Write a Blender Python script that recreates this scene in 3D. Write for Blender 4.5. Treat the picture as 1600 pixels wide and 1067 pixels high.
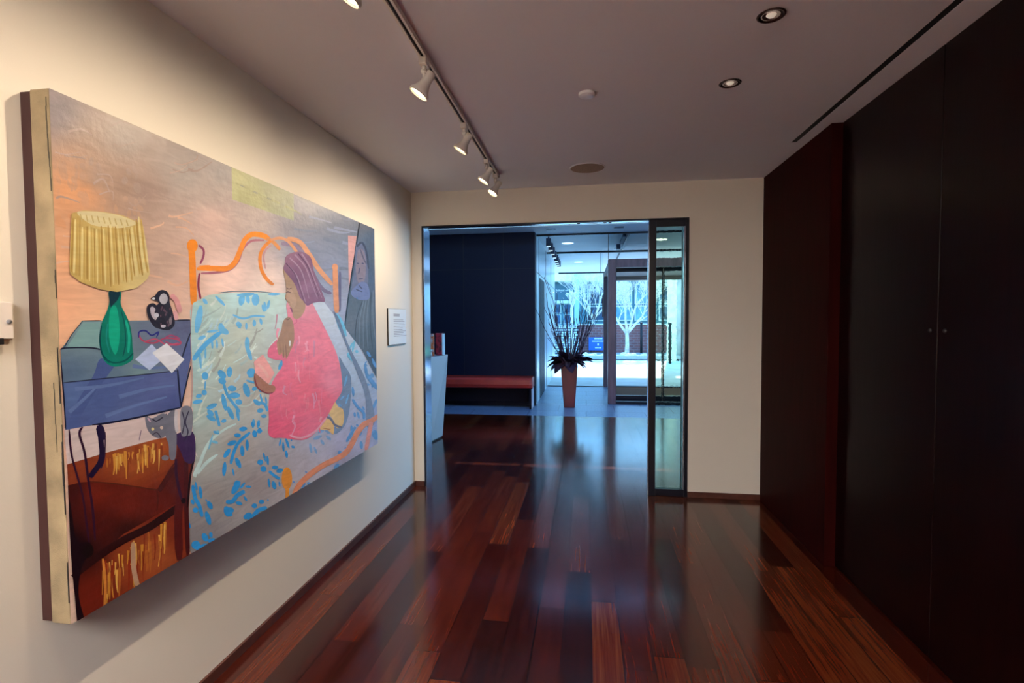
import bpy, bmesh, math, random
import numpy as np
from mathutils import Vector, Matrix, noise
from mathutils.geometry import delaunay_2d_cdt

# ------------------------------------------------------------------ camera, world, sun, exposure
sc = bpy.context.scene
C = sc.collection
for o in list(bpy.data.objects): bpy.data.objects.remove(o)

FPX, YAW, PITCH, ROLL, EYE = 804.88, 0.14317, -0.04001, -0.00589, 1.52828
def cam_axes():
    cy, sy = math.cos(YAW), math.sin(YAW)
    f = Vector((-sy*math.cos(PITCH), cy*math.cos(PITCH), math.sin(PITCH)))
    r = Vector((cy, sy, 0)); u = r.cross(f)
    c, s = math.cos(ROLL), math.sin(ROLL)
    return c*r + s*u, -s*r + c*u, f
AR, AU, AF = cam_axes()
cam_d = bpy.data.cameras.new('camera'); cam = bpy.data.objects.new('camera', cam_d); C.objects.link(cam)
cam_d.sensor_width = 36; cam_d.lens = FPX/1600*36; cam_d.clip_start = .05; cam_d.clip_end = 500
cam.matrix_world = Matrix(((AR.x, AU.x, -AF.x, 0), (AR.y, AU.y, -AF.y, 0), (AR.z, AU.z, -AF.z, EYE), (0, 0, 0, 1)))
sc.camera = cam
def hit(px, py, axis, val):
    """where the sight line of a photo pixel meets a real plane of the room"""
    d = AF + AR*((px-800)/FPX) - AU*((py-533.5)/FPX)
    t = (val - (0, 0, EYE)[axis])/d[axis]
    return Vector((0, 0, EYE)) + d*t

sc.view_settings.view_transform = 'Standard'; sc.view_settings.look = 'None'
sc.view_settings.exposure = 0.5; sc.view_settings.gamma = 1.0
sc.view_settings.use_curve_mapping = False
sc.cycles.use_denoising = True
sc.cycles.max_bounces = 8; sc.cycles.diffuse_bounces = 4; sc.cycles.glossy_bounces = 4
sc.cycles.transparent_max_bounces = 16; sc.cycles.sample_clamp_indirect = 6
sc.cycles.caustics_reflective = False; sc.cycles.caustics_refractive = False

w = bpy.data.worlds.new('sky'); sc.world = w; w.use_nodes = True
nt = w.node_tree; nt.nodes.clear()
wo = nt.nodes.new('ShaderNodeOutputWorld'); bg = nt.nodes.new('ShaderNodeBackground')
tc = nt.nodes.new('ShaderNodeTexCoord'); sp = nt.nodes.new('ShaderNodeSeparateXYZ'); rp = nt.nodes.new('ShaderNodeValToRGB')
nt.links.new(tc.outputs['Generated'], sp.inputs[0]); nt.links.new(sp.outputs['Z'], rp.inputs[0])
rp.color_ramp.elements[0].position = 0.0; rp.color_ramp.elements[0].color = (.38, .74, 1.0, 1)
rp.color_ramp.elements[1].position = 0.6; rp.color_ramp.elements[1].color = (.12, .42, 1.0, 1)
nt.links.new(rp.outputs[0], bg.inputs[0]); bg.inputs[1].default_value = 3.9
nt.links.new(bg.outputs[0], wo.inputs[0])

sun_d = bpy.data.lights.new('sun', 'SUN'); sun = bpy.data.objects.new('sun', sun_d); C.objects.link(sun)
sun_d.energy = 4.4; sun_d.color = (1, .97, .86); sun_d.angle = .009
sun.rotation_euler = Vector((-.12, -.72, -.70)).to_track_quat('-Z', 'Y').to_euler()

# ------------------------------------------------------------------ helpers
def s2l(c):
    out = []
    for v in c:
        v = v/255
        out.append(v/12.92 if v <= .04045 else ((v+.055)/1.055)**2.4)
    return out
def mat(name, col, rough=.5, metal=0, spec=.5, bump=0, bscale=50, var=0, vscale=8, emit=0, ecol=None, coat=0, stretch=(1, 1, 1)):
    m = bpy.data.materials.new(name); m.use_nodes = True
    t = m.node_tree; b = t.nodes['Principled BSDF']
    b.inputs['Base Color'].default_value = (*col, 1); b.inputs['Roughness'].default_value = rough
    b.inputs['Metallic'].default_value = metal; b.inputs['Specular IOR Level'].default_value = spec
    b.inputs['Coat Weight'].default_value = coat
    if bump or var:
        tcn = t.nodes.new('ShaderNodeTexCoord'); mp = t.nodes.new('ShaderNodeMapping')
        mp.inputs['Scale'].default_value = stretch
        t.links.new(tcn.outputs['Object'], mp.inputs[0])
    if var:
        n = t.nodes.new('ShaderNodeTexNoise'); n.inputs['Scale'].default_value = vscale; n.inputs['Detail'].default_value = 5
        t.links.new(mp.outputs[0], n.inputs[0])
        r = t.nodes.new('ShaderNodeValToRGB')
        r.color_ramp.elements[0].position = .3; r.color_ramp.elements[1].position = .7
        r.color_ramp.elements[0].color = (*[max(0, c*(1-var)) for c in col], 1)
        r.color_ramp.elements[1].color = (*[min(1, c*(1+var)) for c in col], 1)
        t.links.new(n.outputs['Fac'], r.inputs[0]); t.links.new(r.outputs[0], b.inputs['Base Color'])
    if bump:
        n2 = t.nodes.new('ShaderNodeTexNoise'); n2.inputs['Scale'].default_value = bscale; n2.inputs['Detail'].default_value = 4
        t.links.new(mp.outputs[0], n2.inputs[0])
        bp = t.nodes.new('ShaderNodeBump'); bp.inputs['Strength'].default_value = bump; bp.inputs['Distance'].default_value = .01
        t.links.new(n2.outputs['Fac'], bp.inputs['Height']); t.links.new(bp.outputs[0], b.inputs['Normal'])
    if emit:
        b.inputs['Emission Color'].default_value = (*(ecol or col), 1); b.inputs['Emission Strength'].default_value = emit
    return m
def glass(name, tint=(1, 1, 1), refl=.08, wavy=0):
    m = bpy.data.materials.new(name); m.use_nodes = True
    t = m.node_tree; t.nodes.clear()
    o = t.nodes.new('ShaderNodeOutputMaterial'); mx = t.nodes.new('ShaderNodeMixShader')
    tr = t.nodes.new('ShaderNodeBsdfTransparent'); gl = t.nodes.new('ShaderNodeBsdfGlossy')
    tr.inputs[0].default_value = (*tint, 1); gl.inputs['Roughness'].default_value = .02
    lw = t.nodes.new('ShaderNodeFresnel'); lw.inputs['IOR'].default_value = 1.05
    if wavy:
        # old rippled glass: really refracts
        tr = t.nodes.new('ShaderNodeBsdfRefraction'); tr.inputs['IOR'].default_value = 1.05
        tr.inputs['Roughness'].default_value = 0.0; tr.inputs[0].default_value = (*tint, 1)
        tcn = t.nodes.new('ShaderNodeTexCoord'); n = t.nodes.new('ShaderNodeTexNoise'); n.inputs['Scale'].default_value = 28
        t.links.new(tcn.outputs['Object'], n.inputs[0])
        bp = t.nodes.new('ShaderNodeBump'); bp.inputs['Strength'].default_value = wavy; bp.inputs['Distance'].default_value = .004
        t.links.new(n.outputs['Fac'], bp.inputs['Height']); t.links.new(bp.outputs[0], tr.inputs['Normal'])
    t.links.new(lw.outputs[0], mx.inputs[0]); t.links.new(tr.outputs[0], mx.inputs[1]); t.links.new(gl.outputs[0], mx.inputs[2])
    t.links.new(mx.outputs[0], o.inputs[0])
    return m

def box(bm, x0, x1, y0, y1, z0, z1, mi=0):
    vs = [bm.verts.new(p) for p in ((x0,y0,z0),(x1,y0,z0),(x1,y1,z0),(x0,y1,z0),(x0,y0,z1),(x1,y0,z1),(x1,y1,z1),(x0,y1,z1))]
    for f in ((0,3,2,1),(4,5,6,7),(0,1,5,4),(1,2,6,5),(2,3,7,6),(3,0,4,7)):
        fc = bm.faces.new([vs[i] for i in f]); fc.material_index = mi
def hexa(bm, low, high, mi=0):
    """block between two quads of points"""
    vs = [bm.verts.new(p) for p in low] + [bm.verts.new(p) for p in high]
    for f in ((0,3,2,1),(4,5,6,7),(0,1,5,4),(1,2,6,5),(2,3,7,6),(3,0,4,7)):
        fc = bm.faces.new([vs[i] for i in f]); fc.material_index = mi
def tube(bm, pts, rad, n=8, mi=0, cap=True, smooth=True):
    pts = [Vector(p) for p in pts]; rings = []
    if not hasattr(rad, '__len__'): rad = [rad]*len(pts)
    up = None
    for i, p in enumerate(pts):
        d = (pts[min(i+1, len(pts)-1)] - pts[max(i-1, 0)]).normalized()
        if up is None:
            up = d.orthogonal().normalized()
        else:
            up = (up - d*up.dot(d)); up = up.normalized() if up.length > 1e-6 else d.orthogonal().normalized()
        s = d.cross(up)
        rings.append([bm.verts.new(p + (up*math.cos(2*math.pi*k/n) + s*math.sin(2*math.pi*k/n))*rad[i]) for k in range(n)])
    for a, b_ in zip(rings, rings[1:]):
        for k in range(n):
            f = bm.faces.new((a[k], a[(k+1) % n], b_[(k+1) % n], b_[k])); f.material_index = mi; f.smooth = smooth
    if cap:
        for rr in (rings[0][::-1], rings[-1]):
            f = bm.faces.new(rr); f.material_index = mi
def lathe(bm, prof, org, axis=(0, 0, 1), n=24, mi=0, smooth=True):
    """prof: (radius, distance along axis)"""
    axis = Vector(axis).normalized(); u = axis.orthogonal().normalized(); v = axis.cross(u); org = Vector(org); rings = []
    for r, h in prof:
        if r < 1e-6: rings.append([bm.verts.new(org + axis*h)])
        else: rings.append([bm.verts.new(org + axis*h + (u*math.cos(2*math.pi*k/n) + v*math.sin(2*math.pi*k/n))*r) for k in range(n)])
    for a, b_ in zip(rings, rings[1:]):
        for k in range(n):
            k2 = (k+1) % n
            if len(a) == 1 and len(b_) == 1: continue
            if len(a) == 1: f = bm.faces.new((a[0], b_[k2], b_[k]))
            elif len(b_) == 1: f = bm.faces.new((a[k], a[k2], b_[0]))
            else: f = bm.faces.new((a[k], a[k2], b_[k2], b_[k]))
            f.material_index = mi; f.smooth = smooth
def obj(name, bm, mats, parent=None, bevel=0, fix=True):
    me = bpy.data.meshes.new(name)
    if fix: bmesh.ops.recalc_face_normals(bm, faces=bm.faces)
    bm.to_mesh(me); bm.free()
    for m in (mats if isinstance(mats, (list, tuple)) else [mats]): me.materials.append(m)
    o = bpy.data.objects.new(name, me); C.objects.link(o)
    if bevel:
        md = o.modifiers.new('bevel', 'BEVEL'); md.width = bevel; md.segments = 2; md.limit_method = 'ANGLE'
    if parent:
        o.parent = parent; o.matrix_parent_inverse = parent.matrix_world.inverted()
        if parent.location.length: o.matrix_parent_inverse = Matrix.Translation(-parent.location) @ Matrix.Identity(4)
    return o
def B(): return bmesh.new()
def boxobj(name, b6, m, parent=None, bevel=0, mi=0):
    bm = B(); box(bm, *b6); return obj(name, bm, m, parent, bevel)
def struct(name, bm, m, bevel=0):
    o = obj(name, bm, m, None, bevel); o['kind'] = 'structure'; return o
def sbox(name, b6, m, bevel=0):
    bm = B(); box(bm, *b6); return struct(name, bm, m, bevel)
def thing(name, label, cat, loc=(0, 0, 0), group=None):
    o = bpy.data.objects.new(name, None); C.objects.link(o); o.location = loc
    o.empty_display_size = .1
    o['label'] = label; o['category'] = cat
    if group: o['group'] = group
    return o
def tag(o, label, cat, group=None, kind=None):
    o['label'] = label; o['category'] = cat
    if group: o['group'] = group
    if kind: o['kind'] = kind
    return o
def text(name, s, m, loc, size, rot=(math.pi/2, 0, 0), parent=None, align='LEFT', ext=.002):
    cu = bpy.data.curves.new(name, 'FONT'); cu.body = s; cu.size = size; cu.extrude = ext; cu.align_x = align
    tmp = bpy.data.objects.new('tmp', cu); C.objects.link(tmp)
    dg = bpy.context.evaluated_depsgraph_get(); me = bpy.data.meshes.new_from_object(tmp.evaluated_get(dg))
    bpy.data.objects.remove(tmp)
    o = bpy.data.objects.new(name, me); me.materials.clear(); me.materials.append(m); C.objects.link(o)
    me.transform(Matrix.Translation(loc) @ __import__('mathutils').Euler(rot).to_matrix().to_4x4())
    if parent: o.parent = parent; o.matrix_parent_inverse = Matrix.Translation(-parent.location)
    return o
def copy_tree(root, loc):
    r = root.copy(); C.objects.link(r); r.location = loc
    for ch in list(root.children):
        c = ch.copy(); C.objects.link(c); c.parent = r; c.matrix_parent_inverse = ch.matrix_parent_inverse.copy()
        for g in list(ch.children):
            d = g.copy(); C.objects.link(d); d.parent = c; d.matrix_parent_inverse = g.matrix_parent_inverse.copy()
    return r

# ------------------------------------------------------------------ dimensions
WL, WR, WR2, D, H, T = -1.58, 1.454, 1.514, 4.563, 2.70, .18     # corridor
DT, XL, XR = 2.393, -1.482, .862                                # doorway
LC, SL = 3.10, 8.65                                             # lobby low ceiling and where it begins
LX0, LX1, LH = -5.0, 4.6, 4.30                                  # tall part of the lobby
YA, YB, YS = 9.5, 12.0, 17.1                                    # wooden portal front, back, canopy edge

# ------------------------------------------------------------------ materials
M_wall = mat('wall paint', (.80, .745, .65), .65, bump=.05, bscale=220, spec=.3)
M_ceil = mat('ceiling paint', (.80, .80, .86), .8, bump=.03, bscale=200, spec=.2)
M_dark = mat('dark stained veneer', (.005, .0008, .0008), .30, bump=.02, bscale=60, var=.3, vscale=40, stretch=(1, 1, .06), spec=.14)
M_panel = mat('matt red brown veneer', (.017, .0014, .0012), .6, bump=.02, bscale=60, var=.25, vscale=40, stretch=(1, 1, .06), spec=.03)
M_base = mat('baseboard stained wood', (.075, .022, .014), .4, var=.25, vscale=20)
M_steel = mat('blackened steel frame', (.005, .005, .012), .3, spec=.3)
M_chan = mat('polished jamb lining', (.62, .70, .85), .12, metal=.9)
M_white = mat('white enamel', (.78, .75, .70), .35)
M_black = mat('matt black', (.006, .006, .008), .6)
M_glass = glass('clear glass', (.93, .98, 1))
M_wavy = glass('rippled glass', (1, .98, .80), wavy=.35)
M_navy = mat('navy wall panel', (.0025, .004, .020), .5, bump=.25, bscale=300, var=.35, vscale=160, spec=.2)
M_lwhite = mat('pale blue lobby panel', (.66, .78, .86), .25, spec=.5)
M_lceil = mat('lobby ceiling paint', (.82, .86, .88), .6)
M_pwood = mat('purple brown portal wood', (.13, .065, .085), .4, var=.3, vscale=14, stretch=(1, 1, .2))
M_pwood2 = mat('warm portal lining wood', (.30, .19, .15), .5, var=.3, vscale=14, stretch=(.2, 1, 1))

def planks():
    m = bpy.data.materials.new('walnut plank floor'); m.use_nodes = True
    t = m.node_tree; b = t.nodes['Principled BSDF']; L = t.links.new
    N = t.nodes.new
    def math_(op, a, b_=None, c=None):
        n = N('ShaderNodeMath'); n.operation = op
        for i, v in enumerate((a, b_, c)):
            if v is None: continue
            if isinstance(v, (int, float)): n.inputs[i].default_value = v
            else: L(v, n.inputs[i])
        return n.outputs[0]
    g = N('ShaderNodeTexCoord'); s = N('ShaderNodeSeparateXYZ'); L(g.outputs['Object'], s.inputs[0])
    W, LEN = .138, 1.35
    u = math_('DIVIDE', math_('ADD', s.outputs[0], .25+20*.138), W)
    row = math_('FLOOR', u); fu = math_('FRACT', u)
    wn = N('ShaderNodeTexWhiteNoise'); wn.noise_dimensions = '1D'; L(row, wn.inputs['W'])
    v = math_('DIVIDE', math_('ADD', s.outputs[1], math_('MULTIPLY', wn.outputs['Value'], 7.3)), LEN)
    col = math_('FLOOR', v); fv = math_('FRACT', v)
    cmb = N('ShaderNodeCombineXYZ'); L(row, cmb.inputs[0]); L(col, cmb.inputs[1])
    w2 = N('ShaderNodeTexWhiteNoise'); w2.noise_dimensions = '2D'; L(cmb.outputs[0], w2.inputs['Vector'])
    # grain
    cm2 = N('ShaderNodeCombineXYZ'); L(math_('MULTIPLY', s.outputs[0], 50), cm2.inputs[0]); L(math_('MULTIPLY', s.outputs[1], 1.6), cm2.inputs[1])
    L(math_('MULTIPLY', w2.outputs['Value'], 31), cm2.inputs[2])
    ns = N('ShaderNodeTexNoise'); ns.inputs['Scale'].default_value = 1.6; ns.inputs['Detail'].default_value = 6; ns.inputs['Distortion'].default_value = .6
    L(cm2.outputs[0], ns.inputs[0])
    val = math_('ADD', math_('MULTIPLY_ADD', w2.outputs['Value'], .55, .07), math_('MULTIPLY', math_('SUBTRACT', ns.outputs['Fac'], .5), .75))
    r = N('ShaderNodeValToRGB'); L(val, r.inputs[0])
    e = r.color_ramp.elements
    e[0].position = 0.0; e[0].color = (.016, .0025, .0014, 1)
    e[1].position = 1.0; e[1].color = (.24, .09, .028, 1)
    for p_, c_ in ((.25, (.040, .0052, .0022, 1)), (.55, (.095, .014, .0046, 1)), (.75, (.15, .040, .012, 1))):
        x = e.new(p_); x.color = c_
    # seams
    du = math_('MINIMUM', fu, math_('SUBTRACT', 1, fu)); dv = math_('MINIMUM', fv, math_('SUBTRACT', 1, fv))
    mask = math_('MULTIPLY', math_('GREATER_THAN', du, .015), math_('GREATER_THAN', dv, .0018))
    # one open joint between two boards
    near = math_('LESS_THAN', math_('ABSOLUTE', math_('ADD', s.outputs[0], .25)), .0035)
    mask = math_('MULTIPLY', mask, math_('SUBTRACT', 1, near))
    mx = N('ShaderNodeMix'); mx.data_type = 'RGBA'; L(mask, mx.inputs['Factor'])
    mx.inputs['A'].default_value = (.004, .0015, .0015, 1); L(r.outputs[0], mx.inputs['B'])
    L(mx.outputs['Result'], b.inputs['Base Color'])
    n3 = N('ShaderNodeTexNoise'); n3.inputs['Scale'].default_value = 2.2; n3.inputs['Detail'].default_value = 5; L(g.outputs['Object'], n3.inputs[0])
    L(math_('ADD', math_('MULTIPLY', n3.outputs['Fac'], .09), .11), b.inputs['Roughness'])
    b.inputs['Specular IOR Level'].default_value = .58
    bp = N('ShaderNodeBump'); bp.inputs['Strength'].default_value = .5; bp.inputs['Distance'].default_value = .002
    L(mask, bp.inputs['Height']); L(bp.outputs[0], b.inputs['Normal'])
    return m
M_floor = planks()
def bricks(name, c1, c2, mort, scale, bw=.5, rh=.25, rough=.7, msize=.02, axis='XZ', offs=.5, bump=.4):
    m = bpy.data.materials.new(name); m.use_nodes = True
    t = m.node_tree; b = t.nodes['Principled BSDF']; L = t.links.new
    g = t.nodes.new('ShaderNodeTexCoord'); s = t.nodes.new('ShaderNodeSeparateXYZ'); c = t.nodes.new('ShaderNodeCombineXYZ')
    L(g.outputs['Object'], s.inputs[0]); L(s.outputs['XYZ'.index(axis[0])], c.inputs[0]); L(s.outputs['XYZ'.index(axis[1])], c.inputs[1])
    k = t.nodes.new('ShaderNodeTexBrick'); L(c.outputs[0], k.inputs['Vector'])
    k.inputs['Color1'].default_value = (*c1, 1); k.inputs['Color2'].default_value = (*c2, 1); k.inputs['Mortar'].default_value = (*mort, 1)
    k.inputs['Scale'].default_value = scale; k.inputs['Mortar Size'].default_value = msize; k.offset = offs
    k.inputs['Brick Width'].default_value = bw; k.inputs['Row Height'].default_value = rh
    n = t.nodes.new('ShaderNodeTexNoise'); n.inputs['Scale'].default_value = 30; n.inputs['Detail'].default_value = 6; L(g.outputs['Object'], n.inputs[0])
    mx = t.nodes.new('ShaderNodeMix'); mx.data_type = 'RGBA'; mx.blend_type = 'MULTIPLY'; mx.inputs['Factor'].default_value = .6
    L(k.outputs['Color'], mx.inputs['A'])
    r = t.nodes.new('ShaderNodeValToRGB'); r.color_ramp.elements[0].position = .35; r.color_ramp.elements[0].color = (.45, .45, .45, 1); r.color_ramp.elements[1].position = .65
    L(n.outputs['Fac'], r.inputs[0]); L(r.outputs[0], mx.inputs['B']); L(mx.outputs['Result'], b.inputs['Base Color'])
    b.inputs['Roughness'].default_value = rough
    bp = t.nodes.new('ShaderNodeBump'); bp.inputs['Strength'].default_value = bump; bp.inputs['Distance'].default_value = .01
    L(k.outputs['Fac'], bp.inputs['Height']); bp.invert = True; L(bp.outputs[0], b.inputs['Normal'])
    return m
M_stone = bricks('blue grey stone floor', (.22, .28, .42), (.16, .22, .36), (.03, .04, .09), 1, bw=.95, rh=.62, rough=.35, msize=.006, axis='XY', bump=.2)
M_brick = bricks('red brick', (.30, .10, .09), (.22, .08, .08), (.34, .26, .26), 1, bw=.3, rh=.12, msize=.008)
M_wbrick = bricks('white glazed brick', (.80, .85, .84), (.62, .70, .70), (.05, .06, .09), 1, bw=.26, rh=.115, msize=.018)
M_block = bricks('rough pale stone block', (.85, .80, .62), (.45, .42, .36), (.03, .03, .03), 1, bw=.42, rh=.2, msize=.025)

# ------------------------------------------------------------------ corridor shell
sbox('floor', (-5.2, 4.8, -3.2, 8.22, -.12, 0), M_floor)
sbox('wall_left', (WL-.15, WL, -3.2, D, 0, H+.1), M_wall)
# far wall with the doorway opening
bm = B()
box(bm, LX0-.2, XL, D, D+T, 0, LH); box(bm, XR, LX1+.2, D, D+T, 0, LH); box(bm, XL, XR, D, D+.045, DT, LH)
struct('wall_far', bm, M_wall)
sbox('wall_back', (WL-.15, 2.0, -3.2, -3.05, 0, H+.1), M_wall)
# ceiling with two round cut-outs left simple: the downlights stand proud by their trim only
SLOT_Y0, SLOT_Y1, SLOT_X = -2.2, 3.70, 1.363
bm = B()
box(bm, WL-.15, SLOT_X-.017, -3.2, D, H, H+.12); box(bm, SLOT_X+.017, 2.0, -3.2, D, H, H+.12)
box(bm, SLOT_X-.017, SLOT_X+.017, SLOT_Y1, D, H, H+.12); box(bm, SLOT_X-.017, SLOT_X+.017, -3.2, SLOT_Y0, H, H+.12)
box(bm, SLOT_X-.017, SLOT_X+.017, SLOT_Y0, SLOT_Y1, H+.08, H+.12)
struct('ceiling', bm, M_ceil)
# dark closet wall on the right: a fixed panel at the far end, then flush doors
Y1 = 3.372
sbox('wall_right', (WR, 2.0, Y1, D, 0.0, H), M_panel, bevel=.003)
yy = [Y1-.004, 2.483, 1.59, .70, -.19, -1.08, -3.05]
for i in range(len(yy)-1):
    y1_, y0_ = yy[i]-.003, yy[i+1]+.003
    d = sbox('door_%d' % (i+1), (WR2, WR2+.03, y0_, y1_, .012, H-.004), M_dark, bevel=.002)
    if i in (0, 1):
        bm = B()
        yk = (y0_+.045) if i == 0 else (y1_-.045)
        lathe(bm, [(.0, .006), (.008, .006), (.010, .003), (.010, 0)], (WR2, yk, 1.475), axis=(-1, 0, 0), n=16)
        obj('door_lock', bm, M_black, d)
sbox('wall_closet', (WR2+.05, 2.0, -3.2, Y1, 0, H), M_black)
# baseboards
BH = .048
bm = B(); box(bm, WL, WL+.012, -3.05, D, 0, BH); struct('baseboard_left', bm, M_base, .002)
bm = B(); box(bm, WL+.012, XL-.002, D-.012, D, 0, BH); box(bm, XR+.002, WR, D-.012, D, 0, BH); struct('baseboard_far', bm, M_base, .002)

# ------------------------------------------------------------------ doorway frame and glazed sidelight
bm = B()
box(bm, XL, XR, D-.012, D+.044, DT-.012, DT)                    # head
box(bm, XL, XL+.012, D-.012, D+T, 0, DT-.0125)                 # left jamb edge
box(bm, XR-.028, XR, D-.012, D+T, 0, DT-.0125)                 # right jamb
struct('trim_1', bm, M_steel, .002)
sbox('trim_2', (XL+.0125, XL+.017, D+.004, D+T-.002, 0.001, DT-.014), M_chan)   # polished lining of the left jamb
sl = thing('glazed_sidelight', 'narrow rippled glass sidelight in a black steel frame at the right of the doorway', 'window', (.72, D+.02, 0))
SX0, SX1 = .535, XR-.029
bm = B(); box(bm, SX0, SX0+.058, D-.010, D+.075, 0.001, DT-.013); obj('post', bm, M_steel, sl, .003)
bm = B(); box(bm, SX0+.058, SX1, D-.006, D+.045, .002, .062); obj('bottom_rail', bm, M_steel, sl, .002)
bm = B(); box(bm, SX0+.058, SX1, D-.006, D+.045, DT-.072, DT-.013); obj('top_rail', bm, M_steel, sl, .002)
bm = B(); box(bm, SX0+.058, SX1, D+.015, D+.021, .062, DT-.072); obj('glass_pane', bm, M_wavy, sl)
bm = B(); box(bm, SX1-.012, SX1, D-.004, D+.04, .062, DT-.072); obj('glazing_bead', bm, M_chan, sl)
bm = B(); box(bm, SX0-.006, SX0-.001, D+.01, D+.07, .001, DT-.014); obj('edge_channel', bm, M_chan, sl)

# ------------------------------------------------------------------ lobby shell
sbox('floor.001', (LX0-.2, 12, 8.22, YB+.05, -.12, 0), M_stone)
sbox('wall_lobby_left', (LX0-.2, LX0, D+T, YA, 0, LH), M_navy)
bm = B(); box(bm, LX0-.2, -4.2, D+T, SL+.05, LH, LH+.2); box(bm, 4.0, LX1+.2, D+T, SL+.05, LH, LH+.2)
box(bm, -4.2, 4.0, D+T, 5.2, LH, LH+.2); box(bm, -4.2, 4.0, 6.4, SL+.05, LH, LH+.2)
struct('ceiling.001', bm, M_lceil)
# unseen roof light over the tall lobby, added to bring in more daylight
bm = B()
for x in (-4.2, -2.6, -1.0, .6, 2.2, 3.94): box(bm, x, x+.06, 5.2, 6.4, LH+.02, LH+.14)
wf7 = struct('added_roof_light', bm, M_steel)
bm = B(); box(bm, -4.2, 4.0, 5.2, 6.4, LH+.15, LH+.156); obj('pane', bm, M_glass, wf7)
# low ceiling, running out over the pavement as the canopy
bm = B(); box(bm, LX0-.2, 12, SL, YS, LC, LC+.012); struct('ceiling.002', bm, M_lceil)
# dark panel wall behind the bench and pale side wall running to the entrance
bm = B(); box(bm, LX0, -.90, 9.15, 9.35, 0, LC)
struct('wall_navy', bm, M_navy)
bm = B()
box(bm, -.98, -.90, 9.352, 15.0, 0, LC)
struct('wall_pale', bm, M_lwhite)
bm = B()
for x in (-1.468, -2.2, -2.95, -3.7): box(bm, x-.004, x+.004, 9.146, 9.15, .02, LC)
for z in (2.46,): box(bm, LX0, -.905, 9.146, 9.15, z-.004, z+.004)
struct('trim_3', bm, M_black)
bm = B()
for y in (9.42, 9.9, 11.63, 13.3): box(bm, -.9005, -.896, y-.006, y+.006, .02, LC)
box(bm, -.9005, -.896, 9.4, 15, 2.42, 2.43)
struct('trim_4', bm, M_navy)
# top band on pale wall
d = sbox('door_20', (-.899, -.893, 10.05, 11.15, .01, 2.36), M_navy)
# clerestory over the low ceiling
bm = B(); box(bm, LX0, -.9, SL-.03, SL, LC+.013, LH); struct('wall_clerestory', bm, M_navy)
CT = 3.26
sbox('wall_upper', (-.9, LX1, SL-.03, SL, CT, LH), M_navy)
win = B()
box(win, -.9, LX1, SL-.03, SL, LC+.013, LC+.020); box(win, -.9, LX1, SL-.03, SL, CT-.03, CT)
for x in (-.9, -.15, .28, .36, 1.5, 2.5, 3.5, LX1-.05): box(win, x, x+.05, SL-.03, SL, LC+.020, CT-.03)
wf = struct('window_1', win, M_steel)
bm = B(); box(bm, -.85, LX1-.05, SL-.018, SL-.012, LC+.020, CT-.03); obj('pane', bm, M_glass, wf)
# glass wall on the right side of the tall lobby
win = B()
for y in (D+T, 5.9, 7.2, SL-.08): box(win, LX1, LX1+.08, y, y+.08, 0, LH)
box(win, LX1, LX1+.08, D+T, SL, 0, .06); box(win, LX1, LX1+.08, D+T, SL, 2.6, 2.66); box(win, LX1, LX1+.08, D+T, SL, LH-.06, LH)
wf = struct('window_2', win, M_steel)
bm = B(); box(bm, LX1+.035, LX1+.041, D+T+.08, SL-.08, .06, LH-.06); obj('pane', bm, M_glass, wf)
# head channels in the low ceiling
bm = B(); box(bm, -.9, 6, YA-.06, YA-.01, LC-.03, LC-.001); struct('trim_5', bm, M_steel)
bm = B(); box(bm, -.9, 6, YB-.07, YB+.02, LC-.035, LC-.001); struct('trim_6', bm, M_steel)
bm = B(); box(bm, -.9, 6, YS-.08, YS, LC-.04, LC-.001); struct('trim_7', bm, M_steel)
# frameless glass beside / above the portal
PX0, PX1, PZ = .392, 2.41, 2.63
g = sbox('window_3', (-.895, PX0-.006, YA-.04, YA-.03, .005, LC-.03), M_glass)
g = sbox('window_4', (PX0+.006, 6, YA-.04, YA-.03, PZ+.004, LC-.03), M_glass)
g = sbox('window_5', (-.895, PX0-.006, YB-.03, YB-.02, .005, LC-.036), M_glass)
g = sbox('window_6', (PX1+.01, 6, YB-.03, YB-.02, .005, LC-.036), M_glass)
sbox('trim_8', (PX0-.004, PX0+.004, YA-.041, YA-.029, PZ+.004, LC-.031), M_black)
sbox('trim_9', (-.895, PX0-.01, YB-.045, YB-.005, .001, .014), M_black)
sbox('trim_10', (PX0-.07, PX0-.062, YB-.032, YB-.018, PZ, LC-.036), M_black)

# ------------------------------------------------------------------ wooden entrance portal with double glass doors
po = thing('entrance_portal', 'deep brown wooden portal box framing the glass entrance doors', 'doorway', (1.4, YA, 0))
def pb(name, b6, m, bev=.004): return boxobj(name, b6, m, po, bev)
pb('front_post', (PX0, PX0+.14, YA-.02, YA+.16, 0, PZ-.001), M_pwood)
pb('front_post', (PX1-.14, PX1, YA-.02, YA+.16, 0, PZ-.001), M_pwood)
pb('lintel', (PX0+.141, PX1-.141, YA-.02, YA+.16, PZ-.15, PZ-.001), M_pwood)
pb('lid', (PX0+.01, PX1-.01, YA+.161, YB-.1, PZ-.12, PZ-.02), M_pwood2)
pb('rear_post', (PX0, PX0+.10, YB-.09, YB+.08, 0, PZ-.02), M_pwood)
pb('rear_post', (PX1-.10, PX1, YB-.09, YB+.08, 0, PZ-.02), M_pwood)
pb('rear_lintel', (PX0+.101, PX1-.101, YB-.09, YB+.08, PZ-.20, PZ-.02), M_pwood2)
pb('threshold', (PX0+.141, PX1-.141, YA+.0, YA+.14, 0.001, .05), M_steel)
pb('doormat', (PX0+.142, PX1-.142, YA+.34, YB-.12, 0.0005, .012), mat('brown coir mat', (.20, .095, .06), .95, spec=.05, bump=.4, bscale=200))
pb('rear_threshold', (PX0+.101, PX1-.101, YB-.08, YB+.05, 0.001, .03), M_steel)
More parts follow.
